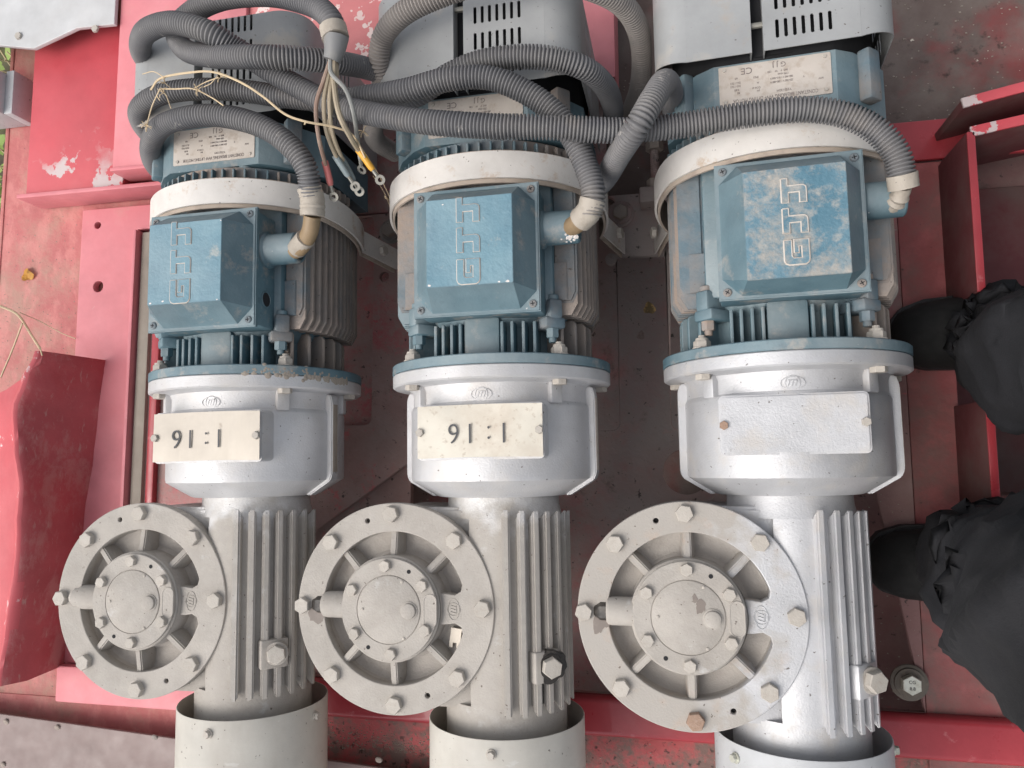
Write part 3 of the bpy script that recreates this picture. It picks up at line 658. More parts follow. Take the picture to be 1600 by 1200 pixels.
    bm = nb(); rows = lathe(bm, [(.0235, .0795), (.0235, .0835), (.0205, .086), (.0200, .1245), (.0185, .1265), (.0160, .1265), (.0155, .110)], 40, axis='X', mt=Matrix.Translation((0, .164, .120)))
    part('cable_gland', bm, 'blue', True)
    bm = nb(); solid(bm, [(.0158, .108), (.0158, .118)], 24, 'X', Matrix.Translation((0, .164, .120))); part('gland_bore', bm, 'dark', True)
    if idx == 1:
        bm = nb()
        for k in range(22):
            a = rad(random.gauss(48, 13)); u = Vector((0, -sin(a), cos(a)))
            solid(bm, [(.0014+random.uniform(0, .0028), -.0008), (.0012, .0003)], 7, 'Z', along(Vector((random.triangular(.102, .1245, .122), .164, .120))+Vector((0, -sin(a), cos(a)))*.0203, u))
        part('white_chips', bm, 'chalk', True)
    # strap over the motor
    def arch(R, y0_, y1_, th, ends, m, nm, tilt=0):
        bm = nb(); P = []
        for k in range(49):
            a = rad(-22+k*224/48); P.append((R*cos(a), R*sin(a)))
        P = [ends[0]]+P+[ends[1]]
        rows = []
        for i, (px, pz) in enumerate(P):
            u = Vector((px, 0, pz)); u = u.normalized()
            dy = 0
            if i == 0 or i == len(P)-1: dy = -.028
            elif px > .08 and pz < .08: dy = -.028*max(0, (.08-pz)/.2)
            elif px < -.08 and pz < .08: dy = -.028*max(0, (.08-pz)/.2)
            rows.append([bm.verts.new((px, y0_+dy, pz)), bm.verts.new((px, y1_+dy, pz)), bm.verts.new((px-u.x*th, y1_+dy, pz-u.z*th)), bm.verts.new((px-u.x*th, y0_+dy, pz-u.z*th))])
        for i in range(len(rows)-1):
            for k in range(4): bm.faces.new((rows[i][k], rows[i][(k+1) % 4], rows[i+1][(k+1) % 4], rows[i+1][k]))
        cap(bm, rows[0]); cap(bm, rows[-1])
        bmesh.ops.recalc_face_normals(bm, faces=bm.faces)
        return part(nm, bm, m, True)
    arch(.1515, .224, .2575, .003, ((.1650, -.135), (-.1650, -.135)), 'strap', 'strap')
    arch(.1475, .219, .2600, .003, ((.1600, -.135), (-.1600, -.135)), 'strap_edge', 'strap_liner')
    for s in (1, -1):
        hexbolt(root, RL @ Vector((s*.1590, .214, -.085)), (s, 0, .25), 'dusty_bolt', .0085, .006)
    # slotted brake rim behind the strap
    bm = nb(); solid(bm, [(.122, .262), (.1285, .264), (.1295, .268), (.1285, .281), (.120, .2845)], 96); part('brake_rim', bm, 'blue_tan', True)
    for k in range(32):
        a = rad(-5+k*190/31); bm = nb(); radial_fin(bm, a, .120, .1375, .262, .2770, .0026, .002); part('rim_tooth', bm, 'tan_fins' if a < rad(55) else 'blue', True)
    # brake body with octagonal shell
    sec = [(-.128, -.10), (-.128, .055), (-.112, .082), (-.088, .108), (-.068, .121), (.066, .121), (.086, .108), (.108, .082), (.128, .052), (.128, -.10)]
    bm = nb(); prism(bm, sec, -.345, -.284, Matrix.Rotation(pi/2, 4, 'X'), 0)
    part('brake_body', bm, 'blue', True, ang=20)
    bm = nb(); prism(bm, [(a*.93, b*.95) for a, b in sec], -.50, -.344, Matrix.Rotation(pi/2, 4, 'X')); part('inner_core', bm, 'dark', True)
    for s, xx in ((1, .098), (-1, -.098)):
        bm = nb(); box(bm, -.011, .011, .288, .349, 0, .016, .003, Matrix.Translation((xx, 0, .093)) @ Matrix.Rotation(s*rad(48), 4, 'Y')); part('brake_lug', bm, 'blue' if s < 0 else 'blue_tan', True)
    bm = nb(); solid(bm, [(.009, .278), (.009, .296)], 20, 'Y', Matrix.Translation((.042, 0, .112))); part('stud', bm, 'blue', True)
    bm = nb(); prism(bm, rrect(-.0625, .0605, .2935, .3425, .0015), .1212, .1222); npl = part('nameplate', bm, 'nameplate', True)
    def line(s_, u, v, size, m='ink_soft', sq=1.):
        me = text_mesh(s_, size, m, .0003, sq); o = obj('printed_text', None, m, npl, me=me)
        o.matrix_local = Matrix.Translation((-.001-u, .318-v, .1224)) @ Matrix.Rotation(pi, 4, 'Z')
    line('CONSTANT BREAKING VVVF LIFTING MOTOR', 0, .0190, .0062, sq=.72)
    line('YZEJ132M', -.010, .0128, .0038); line('IM', .018, .0095, .0032); line('B5', .040, .0095, .0032); line('COS \u03c6', .020, .0060, .0032); line('0.85', .042, .0055, .0032)
    line('kW', -.050, .0050, .0036); line('220-380 V / 380-480 V', -.008, .0020, .0034, sq=.8); line('380-460 V / 415-460 V', -.008, -.0025, .0034, sq=.8)
    line('A', .018, .0000, .0034); line('24.0 / 23.5', .043, .0010, .0034, sq=.8); line('25.2 / 22.5', .043, -.0030, .0034, sq=.8)
    line('1395 r/min', -.010, -.0068, .0034, sq=.8); line('Y', -.032, .0000, .0034); line('IP55', .020, -.0070, .0034); line('63', .042, -.0085, .0034)
    line('INS  F    W    120', -.004, -.0110, .0034, sq=.9)
    line('G J J', -.006, -.0185, .0085, 'ink_soft'); line('CE', .030, -.0165, .0110, 'ink_soft')
    for sx in (-.056, .054):
        for sy in (.2985, .3380):
            bm = nb(); solid(bm, [(.0024, .1222), (.0020, .1236)], 10, 'Z', Matrix.Translation((sx, sy, 0))); obj('plate_rivet', bm, 'dusty_bolt', npl)
    # fan cowl in two halves with slots
    ye, yt = .349, .488
    def cowlhalf(s):
        bm_me = []
        a_in = .0 ; gap = -.018
        if s > 0: xa, xb = gap+.0065, .092
        else: xa, xb = -.098, gap-.0065
        holes = []
        if s > 0:
            for r in range(4):
                for c in range(7):
                    hx = .004+c*.0094; hy = .362+r*.0345
                    holes.append(rrect(hx-.0019, hx+.0019, hy, hy+.0225, .0018, 3))
        me = plate('t', [(xa, ye), (xb, ye), (xb, yt), (xa, yt)], holes, .1335, .1350, 'grey_metal', bev=.0002, build=False)
        bm = nb(); bm.from_mesh(me)
        # curved shoulder
        cxs, czs, R = (xb, .095, .040)
        sgn = 1 if s > 0 else -1
        if s < 0: cxs = xa
        pr = []
        n = 10
        for i in range(n):
            for (ra, dz) in ():
                pass
        rows = []
        for i in range(n+1):
            a = pi/2-i*(pi/2)/n
            o_ = Vector((cxs+sgn*R*cos(a), 0, czs+R*sin(a))); q_ = Vector((cxs+sgn*(R-.0015)*cos(a), 0, czs+(R-.0015)*sin(a)))
            cut = .012*(i/n)
            rows.append([bm.verts.new((o_.x, ye+cut, o_.z)), bm.verts.new((o_.x, yt, o_.z)), bm.verts.new((q_.x, yt, q_.z)), bm.verts.new((q_.x, ye+cut, q_.z))])
        for i in range(n):
            for k in range(4): bm.faces.new((rows[i][k], rows[i][(k+1) % 4], rows[i+1][(k+1) % 4], rows[i+1][k]))
        # side panel with slots
        hs = []
        if s > 0:
            for r in range(3):
                for c in range(5):
                    hx = -.02+c*.013; hy = .375+r*.038
                    hs.append(rrect(hx, hx+.0045, hy, hy+.026, .002, 3))
        me2 = plate('t2', [(-.13, ye+.012), (.0951, ye+.012), (.0951, yt), (-.13, yt)], hs, -.0008, .0008, 'grey_metal', bev=.0002, build=False)
        me2.transform(Matrix.Translation((cxs+sgn*(R-.0008), 0, 0)) @ Matrix.Rotation(-pi/2, 4, 'Y') if False else Matrix(((0, 0, 1, cxs+sgn*(R-.0008)), (0, 1, 0, 0), (1, 0, 0, 0), (0, 0, 0, 1))))
        bm.from_mesh(me2)
        # end cap face
        ec = [(xa, .1345), (xb, .1345)] if s > 0 else [(xb, .1345), (xa, .1345)]
        arc = [(cxs+sgn*(R-.001)*cos(pi/2-i*(pi/2)/n), czs+(R-.001)*sin(pi/2-i*(pi/2)/n)) for i in range(1, n+1)]
        inner_x = xa if s > 0 else xb
        poly = ec+arc+[(cxs+sgn*(R-.001), -.13), (inner_x, -.13)]
        f = [bm.verts.new((a, yt-.001, b)) for a, b in poly]; bm.faces.new(f)
        f2 = [bm.verts.new((a, yt-.003, b)) for a, b in poly]; bm.faces.new(f2[::-1])
        # folded flange along the gap
        gx = xa if s > 0 else xb-.0015
        box(bm, gx, gx+.0015, ye+.001, yt-.003, .112, .1334)
        bm2 = bm
        return part('fan_cowl', bm2, 'grey_metal', True, ang=25)
    cowlhalf(1); cowlhalf(-1)
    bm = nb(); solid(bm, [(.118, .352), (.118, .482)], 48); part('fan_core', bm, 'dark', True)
    for yy in (.385, .458):
        bm = nb(); solid(bm, [(.0035, -.030), (.0035, -.006)], 10, 'X', Matrix.Translation((0, yy, .127))); part('cowl_bolt', bm, 'metal', True)
    bm = nb(); solid(bm, [(.0065, .486), (.0065, .498), (.005, .500)], 14, 'Y', Matrix.Translation((.045, 0, .098))); part('cowl_stud', bm, 'rubber', True)
    return root

MOT = [(-.5996, .1130, .0156), (-.2330, .1153, .0127), (.1312, .1192, .0088)]
gear_motor(0, *MOT[0], 0, 'leftmost blue and silver gear motor with the open round hole in its terminal box side', dict(worm='silver_worm', disc='dusty', bell='silver', cowl='cowl_cream', plate='plate_brushed', oil=False, cb=(92, 8), hrot=2))
gear_motor(1, *MOT[1], 0, 'middle gear motor with cream number plate and white chips on its cable gland', dict(worm='silver_worm', disc='dusty', bell='silver', cowl='cowl_cream', plate='plate_cream', oil=True, cb=(88,), hrot=4))
gear_motor(2, *MOT[2], rad(-3.5), 'rightmost gear motor with no number plate and dusty blue terminal box lid', dict(worm='silver_clean', disc='silver_mix', bell='silver_clean', cowl='cowl_grey', plate=None, oil=False, cb=(142, 3), hrot=0))

# ------------------------------------------------------------------ cables in corrugated conduit
def V(*l): return [unp(a, b, c) for a, b, c in l]
def hose(name, cp, m, parent, r=.0142, pitch=.0042, kind=None):
    pts = spline(cp, pitch/5); prof = [.985, 1.0, .985, .75, .75]
    n = len(pts); fr = frames(pts); S = 20; co_ = []; fa = []
    for i, p in enumerate(pts):
        t, a, b = fr[i]; rr = r*prof[i % 5]*(1+.05*noise.noise(p*16))
        for k in range(S): co_.append(p+(a*cos(2*pi*k/S)+b*sin(2*pi*k/S))*rr)
    for i in range(n-1):
        for k in range(S): fa.append((i*S+k, i*S+(k+1) % S, (i+1)*S+(k+1) % S, (i+1)*S+k))
    me = bpy.data.meshes.new(name); me.from_pydata(co_, [], fa); me.materials.append(M[m])
    me.polygons.foreach_set('use_smooth', [True]*len(fa)); me.update()
    o = bpy.data.objects.new(name, me); C.objects.link(o); o.parent = parent; return o
def smooth_tube(name, cp, r, m, parent, segs=12, wob=0):
    bm = nb(); pts = spline(cp, .003)
    f = (lambda t: r+wob*sin(t*31)+wob*.5*sin(t*77)) if wob else r
    return obj(name, tube(bm, pts, f, segs), m, parent)
def cable(label, group='corrugated cables looped over the motors'):
    e = empty('corrugated_cable'); tag(e, label, 'cable', group); return e
# cable of the left motor
e = cable('grey corrugated cable arching over the left motor nameplate into its gland')
hose('conduit', V((486, 305, .165), (478, 262, .18), (450, 225, .187), (405, 196, .187), (345, 181, .185), (290, 184, .18), (250, 200, .16), (235, 232, .12), (245, 262, .06), (270, 280, -.02), (300, 285, -.1)), 'hose', e)
smooth_tube('tape_wrap', V((483, 292, .168), (488, 312, .162), (488, 340, .158)), .0150, 'tape', e, 16, .0006)
smooth_tube('inner_cable', V((488, 338, .158), (484, 362, .15), (472, 384, .138), (459, 393, .128)), .0105, 'tape_brown', e, 16)
smooth_tube('tape_collar', V((478, 372, .146), (463, 390, .130)), .0125, 'tape', e, 16)
# cable of the middle motor
e = cable('grey corrugated cable running from the left motor across to the middle motor gland')
hose('conduit', V((922, 338, .160), (927, 300, .165), (915, 258, .165), (895, 215, .168), (868, 178, .172), (825, 146, .178), (765, 122, .185), (700, 124, .187), (640, 140, .182), (580, 150, .172), (520, 157, .165), (450, 152, .163), (370, 141, .165), (300, 140, .168), (245, 150, .165), (217, 175, .14), (232, 208, .09), (262, 222, .02), (290, 230, -.08)), 'hose', e)
smooth_tube('tape_wrap', V((926, 312, .164), (920, 330, .160), (905, 346, .148)), .0148, 'tape', e, 16, .0004)
smooth_tube('inner_cable', V((912, 338, .152), (900, 350, .140), (888, 357, .126)), .0115, 'tape_brown', e, 16)
# cable of the right motor
e = cable('longest grey corrugated cable, from the left loops to the right motor gland')
hose('conduit', V((1411, 285, .160), (1400, 240, .165), (1368, 203, .168), (1318, 179, .170), (1260, 171, .172), (1200, 175, .173), (1130, 185, .173), (1050, 198, .176), (960, 204, .190), (860, 199, .205), (760, 197, .212), (660, 190, .212), (580, 178, .200), (520, 163, .188), (470, 138, .184), (425, 112, .188), (375, 80, .200), (325, 50, .220), (270, 36, .215), (228, 50, .19), (220, 80, .14), (240, 108, .07), (270, 125, -.02)), 'hose', e)
smooth_tube('tape_wrap', V((1409, 272, .162), (1412, 296, .156)), .0155, 'tape', e, 16, .0004)
smooth_tube('inner_cable', V((1410, 292, .156), (1404, 310, .146), (1392, 322, .132)), .0095, 'tape', e, 16, .0010)
# loose cable with bare wires
e = cable('loose grey corrugated cable ending in a boot with seven bare lugged wires')
hose('conduit', V((523, 52, .228), (516, 30, .228), (490, 8, .22), (440, -6, .212), (390, -8, .208), (340, 0, .20), (300, 20, .180), (276, 48, .165), (290, 78, .178), (335, 88, .205), (400, 89, .223), (460, 91, .213), (520, 97, .180), (570, 106, .135), (620, 124, .09), (650, 150, .02)), 'hose', e)
smooth_tube('tape_wrap', V((520, 42, .228), (525, 62, .228)), .0160, 'tape', e, 16, .0004)
bm = nb(); tube(bm, spline(V((525, 58, .228), (523, 78, .226), (518, 95, .224)), .003), lambda t: .0150-.005*t, 16); obj('rubber_boot', bm, 'rubber', e)
LUG = []
def wire(pts, m, sleeve, lug=True, r=.0026):
    P = V(*pts); o = smooth_tube('wire', P, r, m, e, 8)
    a, b = P[-2], P[-1]; d = (b-a).normalized()
    if sleeve:
        s_ = nb(); tube(s_, [b-d*.030, b-d*.026, b-d*.004, b], lambda t: .0042-.0012*(t > .9), 10); obj('sleeve', s_, sleeve, o)
    if lug:
        s_ = nb(); up = Vector((0, 0, 1)); sd_ = d.cross(up).normalized(); up2 = sd_.cross(d)
        tube(s_, [b-d*.002, b+d*.008], .0024, 8)
        c = b+d*.014
        mt = Matrix((sd_, d, up2)).transposed().to_4x4(); mt.translation = c
        lathe(s_, [(.0028, -.0006), (.0062, -.0006), (.0062, .0006), (.0028, .0006), (.0028, -.0006)], 20, axis='Z', mt=mt)
        obj('lug', s_, 'metal', o)
wire([(517, 92, .224), (505, 128, .222), (494, 165, .218), (498, 215, .205), (510, 262, .165), (517, 290, .155)], 'wire_brown', 'sleeve_red')
wire([(519, 92, .223), (512, 125, .220), (506, 160, .215), (510, 205, .20), (528, 250, .165), (545, 276, .155)], 'wire_beige', 'sleeve_blue')
wire([(521, 92, .222), (517, 125, .218), (515, 165, .212), (520, 210, .195), (538, 255, .155), (553, 283, .145)], 'wire_beige', 'sleeve_blue')
wire([(522, 92, .225), (522, 130, .224), (530, 178, .224), (548, 215, .20), (562, 237, .172), (583, 266, .162)], 'wire_beige', 'sleeve_yellow', r=.0034)
wire([(516, 94, .228), (518, 115, .228), (540, 140, .230), (552, 175, .230), (558, 215, .185), (563, 250, .16)], 'wire_grey', None)
wire([(525, 94, .222), (526, 118, .218), (522, 150, .212), (514, 200, .19), (524, 240, .15)], 'wire_beige', None, False)
# three more lengths round the middle motor
e = cable('grey corrugated cable rising in a wide loop behind the middle motor grey cowl')
hose('conduit', V((618, 240, -.06), (585, 215, .0), (588, 170, .07), (598, 125, .11), (592, 95, .135), (600, 55, .155), (632, 20, .175), (690, -8, .185), (770, -30, .185), (860, -32, .175), (930, -15, .15), (975, 10, .11), (998, 50, .06), (1003, 100, .0), (998, 140, -.06), (985, 175, -.14)), 'hose_dusty', e)
e = cable('grey corrugated cable crossing the lower slots of the middle motor cowl')
hose('conduit', V((600, 165, .12), (650, 150, .150), (700, 118, .160), (750, 97, .166), (810, 89, .166), (865, 92, .160), (915, 108, .140), (945, 135, .09), (957, 165, .02), (958, 185, -.08)), 'hose', e)
e = cable('short grey corrugated cable end standing up between middle and right motors')
hose('conduit', V((1052, 175, -.02), (1050, 150, .10), (1040, 128, .17), (1022, 152, .205), (995, 198, .215), (968, 240, .17), (945, 280, .10), (925, 300, .0)), 'hose', e)

# ------------------------------------------------------------------ steel deck and frame
def st(name, o): tag(o, kind='structure'); return o
def cut(cx, half_l, half_r, y0, y1): return rrect(cx-half_l, cx+half_r, y0, y1, .012)
DT = -.170
holes = [cut(-.5996, .13, .105, .062, .4185), cut(-.2330, .14, .146, .047, .4185), cut(.1312, .14, .14, .047, .4185),
         circ(-.095, .317, .0085, 20), circ(-.004, .318, .0085, 20), circ(-.475, .311, .0085, 20)]
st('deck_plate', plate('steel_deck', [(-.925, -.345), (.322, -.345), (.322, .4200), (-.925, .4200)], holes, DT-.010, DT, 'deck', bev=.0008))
st('x', plate('lower_deck', [(-.93, -.40), (-.43, -.40), (-.43, .43), (-.93, .43)], [], DT-.030, DT-.0155, 'deck'))
st('x', plate('pit_floor', [(-1.0, -.62), (1.2, -.62), (1.2, 1.0), (-1.0, 1.0)], [], DT-.15, DT-.14, 'deck'))
st('x', plate('rear_deck', [(-.925, .4225), (-.10, .4225), (-.10, .62), (-.925, .62)], [], DT-.014, DT-.003, 'deck'))
st('x', plate('side_deck', [(.3245, -.60), (.80, -.60), (.80, -.05), (.389, -.05), (.389, .435), (.3245, .435)], [], DT-.016, DT-.006, 'deck_red'))
st('x', plate('corner_deck', [(.3, .4375), (.75, .4375), (.75, .497), (.3, .497)], [], DT-.010, DT-.001, 'red_gloss'))
st('x', plate('rear_side_deck', [(-.10, .4225), (.30, .4225), (.30, .4985), (1.2, .4985), (1.2, 1.5), (-.10, 1.5)], [], DT-.050, DT-.040, 'dirt_panel'))
st('x', plate('left_deck', [(-1.270, -.46), (-.93, -.46), (-.93, .95), (-1.270, .95)], [], DT-.024, DT-.012, 'deck_left'))
pk = [(-1.072, -.31), (-.951, -.31), (-.951, .425), (-.895, .425), (-.895, .470), (-1.072, .470)]
st('x', plate('pink_plate', pk, [circ(-1.038, .439, .0068, 20), circ(-1.030, .323, .0105, 24)], DT-.008, DT+.006, 'pink'))
bm = nb(); box(bm, -.9505, -.9440, -.30, .420, DT-.01, DT+.020, .001); st('x', obj('plate_lip', bm, 'pink'))
bm = nb(); box(bm, -.9410, -.9190, -.10, .418, DT-.014, DT+.008, .002); st('x', obj('dusty_bar', bm, 'bar_tan'))
bm = nb(); box(bm, -.908, -.893, -.10, .415, DT-.002, DT+.012, .002); st('x', obj('red_bar', bm, 'red_gloss'))
# cross beams
bm = nb(); box(bm, -1.062, -.60, -.4085, -.3475, DT-.01, DT+.020, .004); st('x', obj('cross_beam', bm, 'pink'))
bm = nb(); box(bm, -1.062, -.80, -.347, -.285, DT-.012, DT+.004, .002); st('x', obj('beam_shelf', bm, 'pink'))
bm = nb(); box(bm, -.5995, .48, -.4045, -.3460, DT-.02, DT+.012, .010, seg=4); st('x', obj('cross_beam', bm, 'red_gloss'))
st('x', plate('beam_ledge', [(-1.27, -.50), (-.36, -.50), (-.36, -.4100), (-1.27, -.4100)], [], DT-.020, DT-.010, 'deck_left'))
st('x', plate('beam_ledge', [(-.595, -.50), (-.353, -.50), (-.353, -.4060), (-.595, -.4060)], [], DT-.009, DT-.004, 'red_dirty'))
st('x', plate('beam_ledge', [(-.353, -.62), (.60, -.62), (.60, -.4060), (-.353, -.4060)], [], DT-.030, DT-.018, 'red_dirty'))
g = st('x', plate('grey_plate', [(-1.32, -.412), (-1.20, -.430), (-.352, -.472), (-.352, -.70), (-1.32, -.70)], [], DT+.022, DT+.028, 'grey_brown'))
for px, py in ((10, 1128), (90, 1137), (242, 1152), (592, 1187), (5, 1195)):
    p = unp(px, py, DT+.028); bm = nb(); solid(bm, [(.0058, 0), (.0050, .0016), (.0020, .0028)], 16, 'Z', Matrix.Translation(p) @ Matrix.Rotation(.5, 4, 'X')); obj('rivet', bm, 'tan_fins', g)
# raised boxes at the upper left
def tray(name, x0, x1, y0, y1, zt, m, zb=DT-.012):
    bm = nb(); box(bm, x0, x1, y0, y1, zb, zt, .0015); return st('x', obj(name, bm, m))
tray('red_tray', -1.160, -.955, .492, .800, -.124, 'red_smooth')
bm = nb(); box(bm, -1.172, -.870, .484, .4915, DT-.006, -.116, .001); st('x', obj('tray_lip', bm, 'pink'))
tray('red_shelf', -.950, -.700, .512, 1.30, -.092, 'pink')
bm = nb(); box(bm, -.9515, -.690, .505, .5115, -.14, -.088, .001); st('x', obj('shelf_lip', bm, 'pink'))
tray('speckled_shelf', -.6995, -.345, .600, 1.30, -.100, 'red_speck')
tray('smooth_shelf', -.3445, -.078, .580, 1.30, -.100, 'pink')
# pale panel and bracket at the top left corner
pp = st('x', plate('pale_panel', [(-1.70, .78), (-1.25, .775), (-1.12, .748), (-1.03, .775), (-.9525, .772), (-.9525, 1.5), (-1.70, 1.5)], [], -.090, -.082, 'grey_panel'))
for px, py in ((30, 57), (150, 46)): hexbolt(pp, unp(px, py, -.082), (0, 0, 1), 'dusty_bolt', .007, .004, name='panel_bolt')
bm = nb(); box(bm, -1.36, -1.223, .655, .735, DT-.01, -.10, .003); box(bm, -1.223, -1.205, .655, .740, DT-.01, -.125, .002)
tag(obj('channel_bracket', bm, 'cowl_grey'), 'pale grey steel bracket at the left edge under the pale panel', 'bracket')
bm = nb(); box(bm, -1.275, -1.267, -.46, .95, DT-.07, DT-.010, .001); st('x', obj('deck_edge', bm, 'deck_left'))
# frame of upright plates on the right
fr_ = empty('steel_frame', (.386, .42, DT)); tag(fr_, 'red upright steel plates forming an open box at the right edge', 'steel frame')
def fpart(name, bm, m): o = obj(name, bm, m, fr_); o.location = -Vector(fr_.location); return o
bm = nb(); box(bm, .3825, .3905, .215, .428, DT-.006, -.0625, .001); fpart('side_plate', bm, 'frame_shade')
bm = nb(); box(bm, .3815, .3915, .2145, .4285, -.0625, -.0595, .001); fpart('top_edge', bm, 'red_gloss')
bm = nb(); box(bm, .3825, .3905, -.06, .075, DT-.006, -.0625, .001); fpart('side_plate', bm, 'frame_shade')
bm = nb(); box(bm, .3815, .3915, -.0605, .0755, -.0625, -.0595, .001); fpart('top_edge', bm, 'red_gloss')
bm = nb(); box(bm, 0, .40, -.0055, .0055, DT-.03, -.0640, .001, Matrix.Translation((.388, .429, 0)) @ Matrix.Rotation(rad(9), 4, 'Z')); fpart('cross_plate', bm, 'frame_shade')
bm = nb(); box(bm, -.001, .40, -.0068, .0068, -.0640, -.0595, .001, Matrix.Translation((.388, .429, 0)) @ Matrix.Rotation(rad(9), 4, 'Z')); fpart('top_edge', bm, 'red_smooth')
bm = nb(); box(bm, 0, .40, -.0055, .0055, DT-.03, -.0640, .001, Matrix.Translation((.380, .469, 0)) @ Matrix.Rotation(rad(11), 4, 'Z')); fpart('cross_plate', bm, 'frame_shade')
bm = nb(); box(bm, -.001, .40, -.0068, .0068, -.0640, -.0595, .001, Matrix.Translation((.380, .469, 0)) @ Matrix.Rotation(rad(11), 4, 'Z')); fpart('top_edge', bm, 'red_smooth')
st('x', plate('box_floor', [(.389, -.05), (.9, -.05), (.9, .43), (.389, .43)], [], -.31, -.30, 'frame_shade'))  # floor takes the same shade-darkened red as the frame faces
# bent sheet cover on the left
bm = nb(); ys = [.186-.0125*i for i in range(44)]
def ridge(y):
    k = [(.186, -1.029), (.14, -1.045), (.089, -1.064), (.03, -1.056), (-.036, -1.042), (-.15, -1.040), (-.25, -1.050), (-.339, -1.060), (-.40, -1.066)]
    for (a, xa), (b, xb) in zip(k, k[1:]):
        if a >= y >= b:
            t = (a-y)/(a-b); t = t*t*(3-2*t); return xa+(xb-xa)*t
    return k[-1][1]
rows = []
for i, y in enumerate(ys):
    xr = ridge(y); row = []
    sec = [(-1.004-.058*(i/44), -.172), (xr+.012, -.075), (xr+.004, -.050), (xr, -.040), (xr-.006, -.0375), (xr-.014, -.043), (xr-.035, -.060), (xr-.085, -.075), (xr-.16, -.09), (xr-.22, -.12), (xr-.235, -.16)]
    for j, (a, b) in enumerate(sec):
        yy = y
        if j > 4: yy = min(y, .186-.20*(j-4)*.11 + .006*sin(j*2.1)) if y > .0 else y
        wz = .003*noise.noise(Vector((a*20, y*14, 3)))
        row.append(bm.verts.new((a+.0045*noise.noise(Vector((y*12, b*26, 1)))+.0015*noise.noise(Vector((y*40, b*50, 5))), yy, b+wz)))
    rows.append(row)
fs = []
for i in range(len(rows)-1):
    for j in range(len(rows[0])-1):
        try: fs.append(bm.faces.new((rows[i][j], rows[i][j+1], rows[i+1][j+1], rows[i+1][j])))
        except ValueError: pass
bmesh.ops.recalc_face_normals(bm, faces=bm.faces)
bmesh.ops.solidify(bm, geom=list(bm.faces), thickness=.0035)
cov = obj('bent_cover', bm, 'scratch', ang=50); me = cov.data; me.materials.append(M['red_cover'])
for p in me.polygons:
    if p.normal.z > .45 or p.center.x < -1.072: p.material_index = 1
tag(cov, 'bent red sheet metal cover with wavy ridge and scratched dark side, lower left', 'metal cover')

# fasteners standing on the deck
def anchor(px, py, label, m='dusty_bolt', z=DT, rw=.021, rb=.0125, wm_='grease', txt=None):
    e = empty('anchor_bolt', unp(px, py, z)); tag(e, label, 'bolt', 'anchor bolts on the deck')
    bm = nb(); lathe(bm, [(rb*.9, .0035), (rw*.93, .0035), (rw, .0025), (rw, 0)], 36, axis='Z'); lathe(bm, [(rb*.8, .0065), (rw*.80, .0065), (rw*.82, .0035)], 36, axis='Z'); obj('washer', bm, wm_, e)
    hexbolt(e, Vector((0, 0, .006)), (0, 0, 1), m, rb, .011, name='hex_head', roll=.5)
    if txt:
        for s_, v in (('CG', .0042), ('8.8', -.0042)):
            me = text_mesh(s_, .0062, 'ink', .0004); o = obj('stamped_mark', None, 'ink', e, me=me); o.location = (0, v, .0173)
anchor(612, 362, 'large dusty bolt and washer between the left and middle motors', 'tan_fins', wm_='tan_fins')
anchor(970, 335, 'dark bolt and washer between the middle and right motors beside the adjuster', 'tan_fins', wm_='deck')
anchor(1420, 1066, 'shiny hex bolt stamped CG 8.8 on the red plate at lower right', 'zinc', wm_='washer', txt=True, z=DT+.002, rw=.0245, rb=.0135)
bm = nb(); solid(bm, [(.034, 0), (.034, .0018), (.0335, .0022)], 48, 'Z', Matrix.Translation(unp(1072, 737, DT)+Vector((0, 0, .0002))))
tag(obj('round_disc', bm, 'dirt_panel'), 'flat dark round disc on the deck above the right motor gearbox', 'disc')
p = unp(1024, 270, DT)
ad = empty('adjusting_screw', p); tag(ad, 'dark threaded adjusting screw with blocks left of the right motor strap', 'screw')
for y0, y1, hw, m_ in ((.045, .075, .026, 'deck'), (-.06, -.035, .024, 'deck')):
    bm = nb(); box(bm, -hw, hw, y0, y1, 0, .040, .003); obj('block', bm, m_, ad)
bm = nb(); solid(bm, [(.0062 if k % 2 else .0071, -.045+.0015*k) for k in range(70)], 16, 'Y', Matrix.Translation((0, 0, .024))); obj('threaded_rod', bm, 'deck', ad)
for yy in (.026, -.034):
    bm = nb(); solid(bm, [(.0135, yy), (.0135, yy+.013)], 6, 'Y', Matrix.Translation((0, 0, .024))); obj('nut', bm, 'tan_fins', ad)

# ------------------------------------------------------------------ leaves, stems, plants
def leaf(px, py, z, r, m, label, rot=0):
    bm = nb(); c = unp(px, py, z); n = 18
    ctr = bm.verts.new(c+Vector((0, 0, .003)))
    ringv = []
    for k in range(n):
        a = 2*pi*k/n; rr = r*(.75+.3*noise.noise(Vector((cos(a)*1.5, sin(a)*1.5, px*.1)))+.12*cos(3*a+rot))
        ringv.append(bm.verts.new(c+Vector((rr*cos(a), rr*1.1*sin(a), .002+.004*sin(2*a+rot)))))
    for k in range(n): bm.faces.new((ctr, ringv[k], ringv[(k+1) % n]))
    bmesh.ops.solidify(bm, geom=list(bm.faces), thickness=.0004)
    tag(obj('fallen_leaf', bm, m, ang=60), label, 'leaf', 'fallen leaves on the deck')
leaf(43, 430, DT-.008, .0155, 'leaf_yellow', 'small yellow leaf on the faded red deck at far left')
leaf(1015, 482, DT+.001, .0125, 'leaf_dry', 'dry brown leaf on the deck between middle and right motors', 1)
leaf(1002, 524, DT+.001, .008, 'deck', 'dark shrivelled leaf just below the dry brown leaf', 2)
bm = nb()
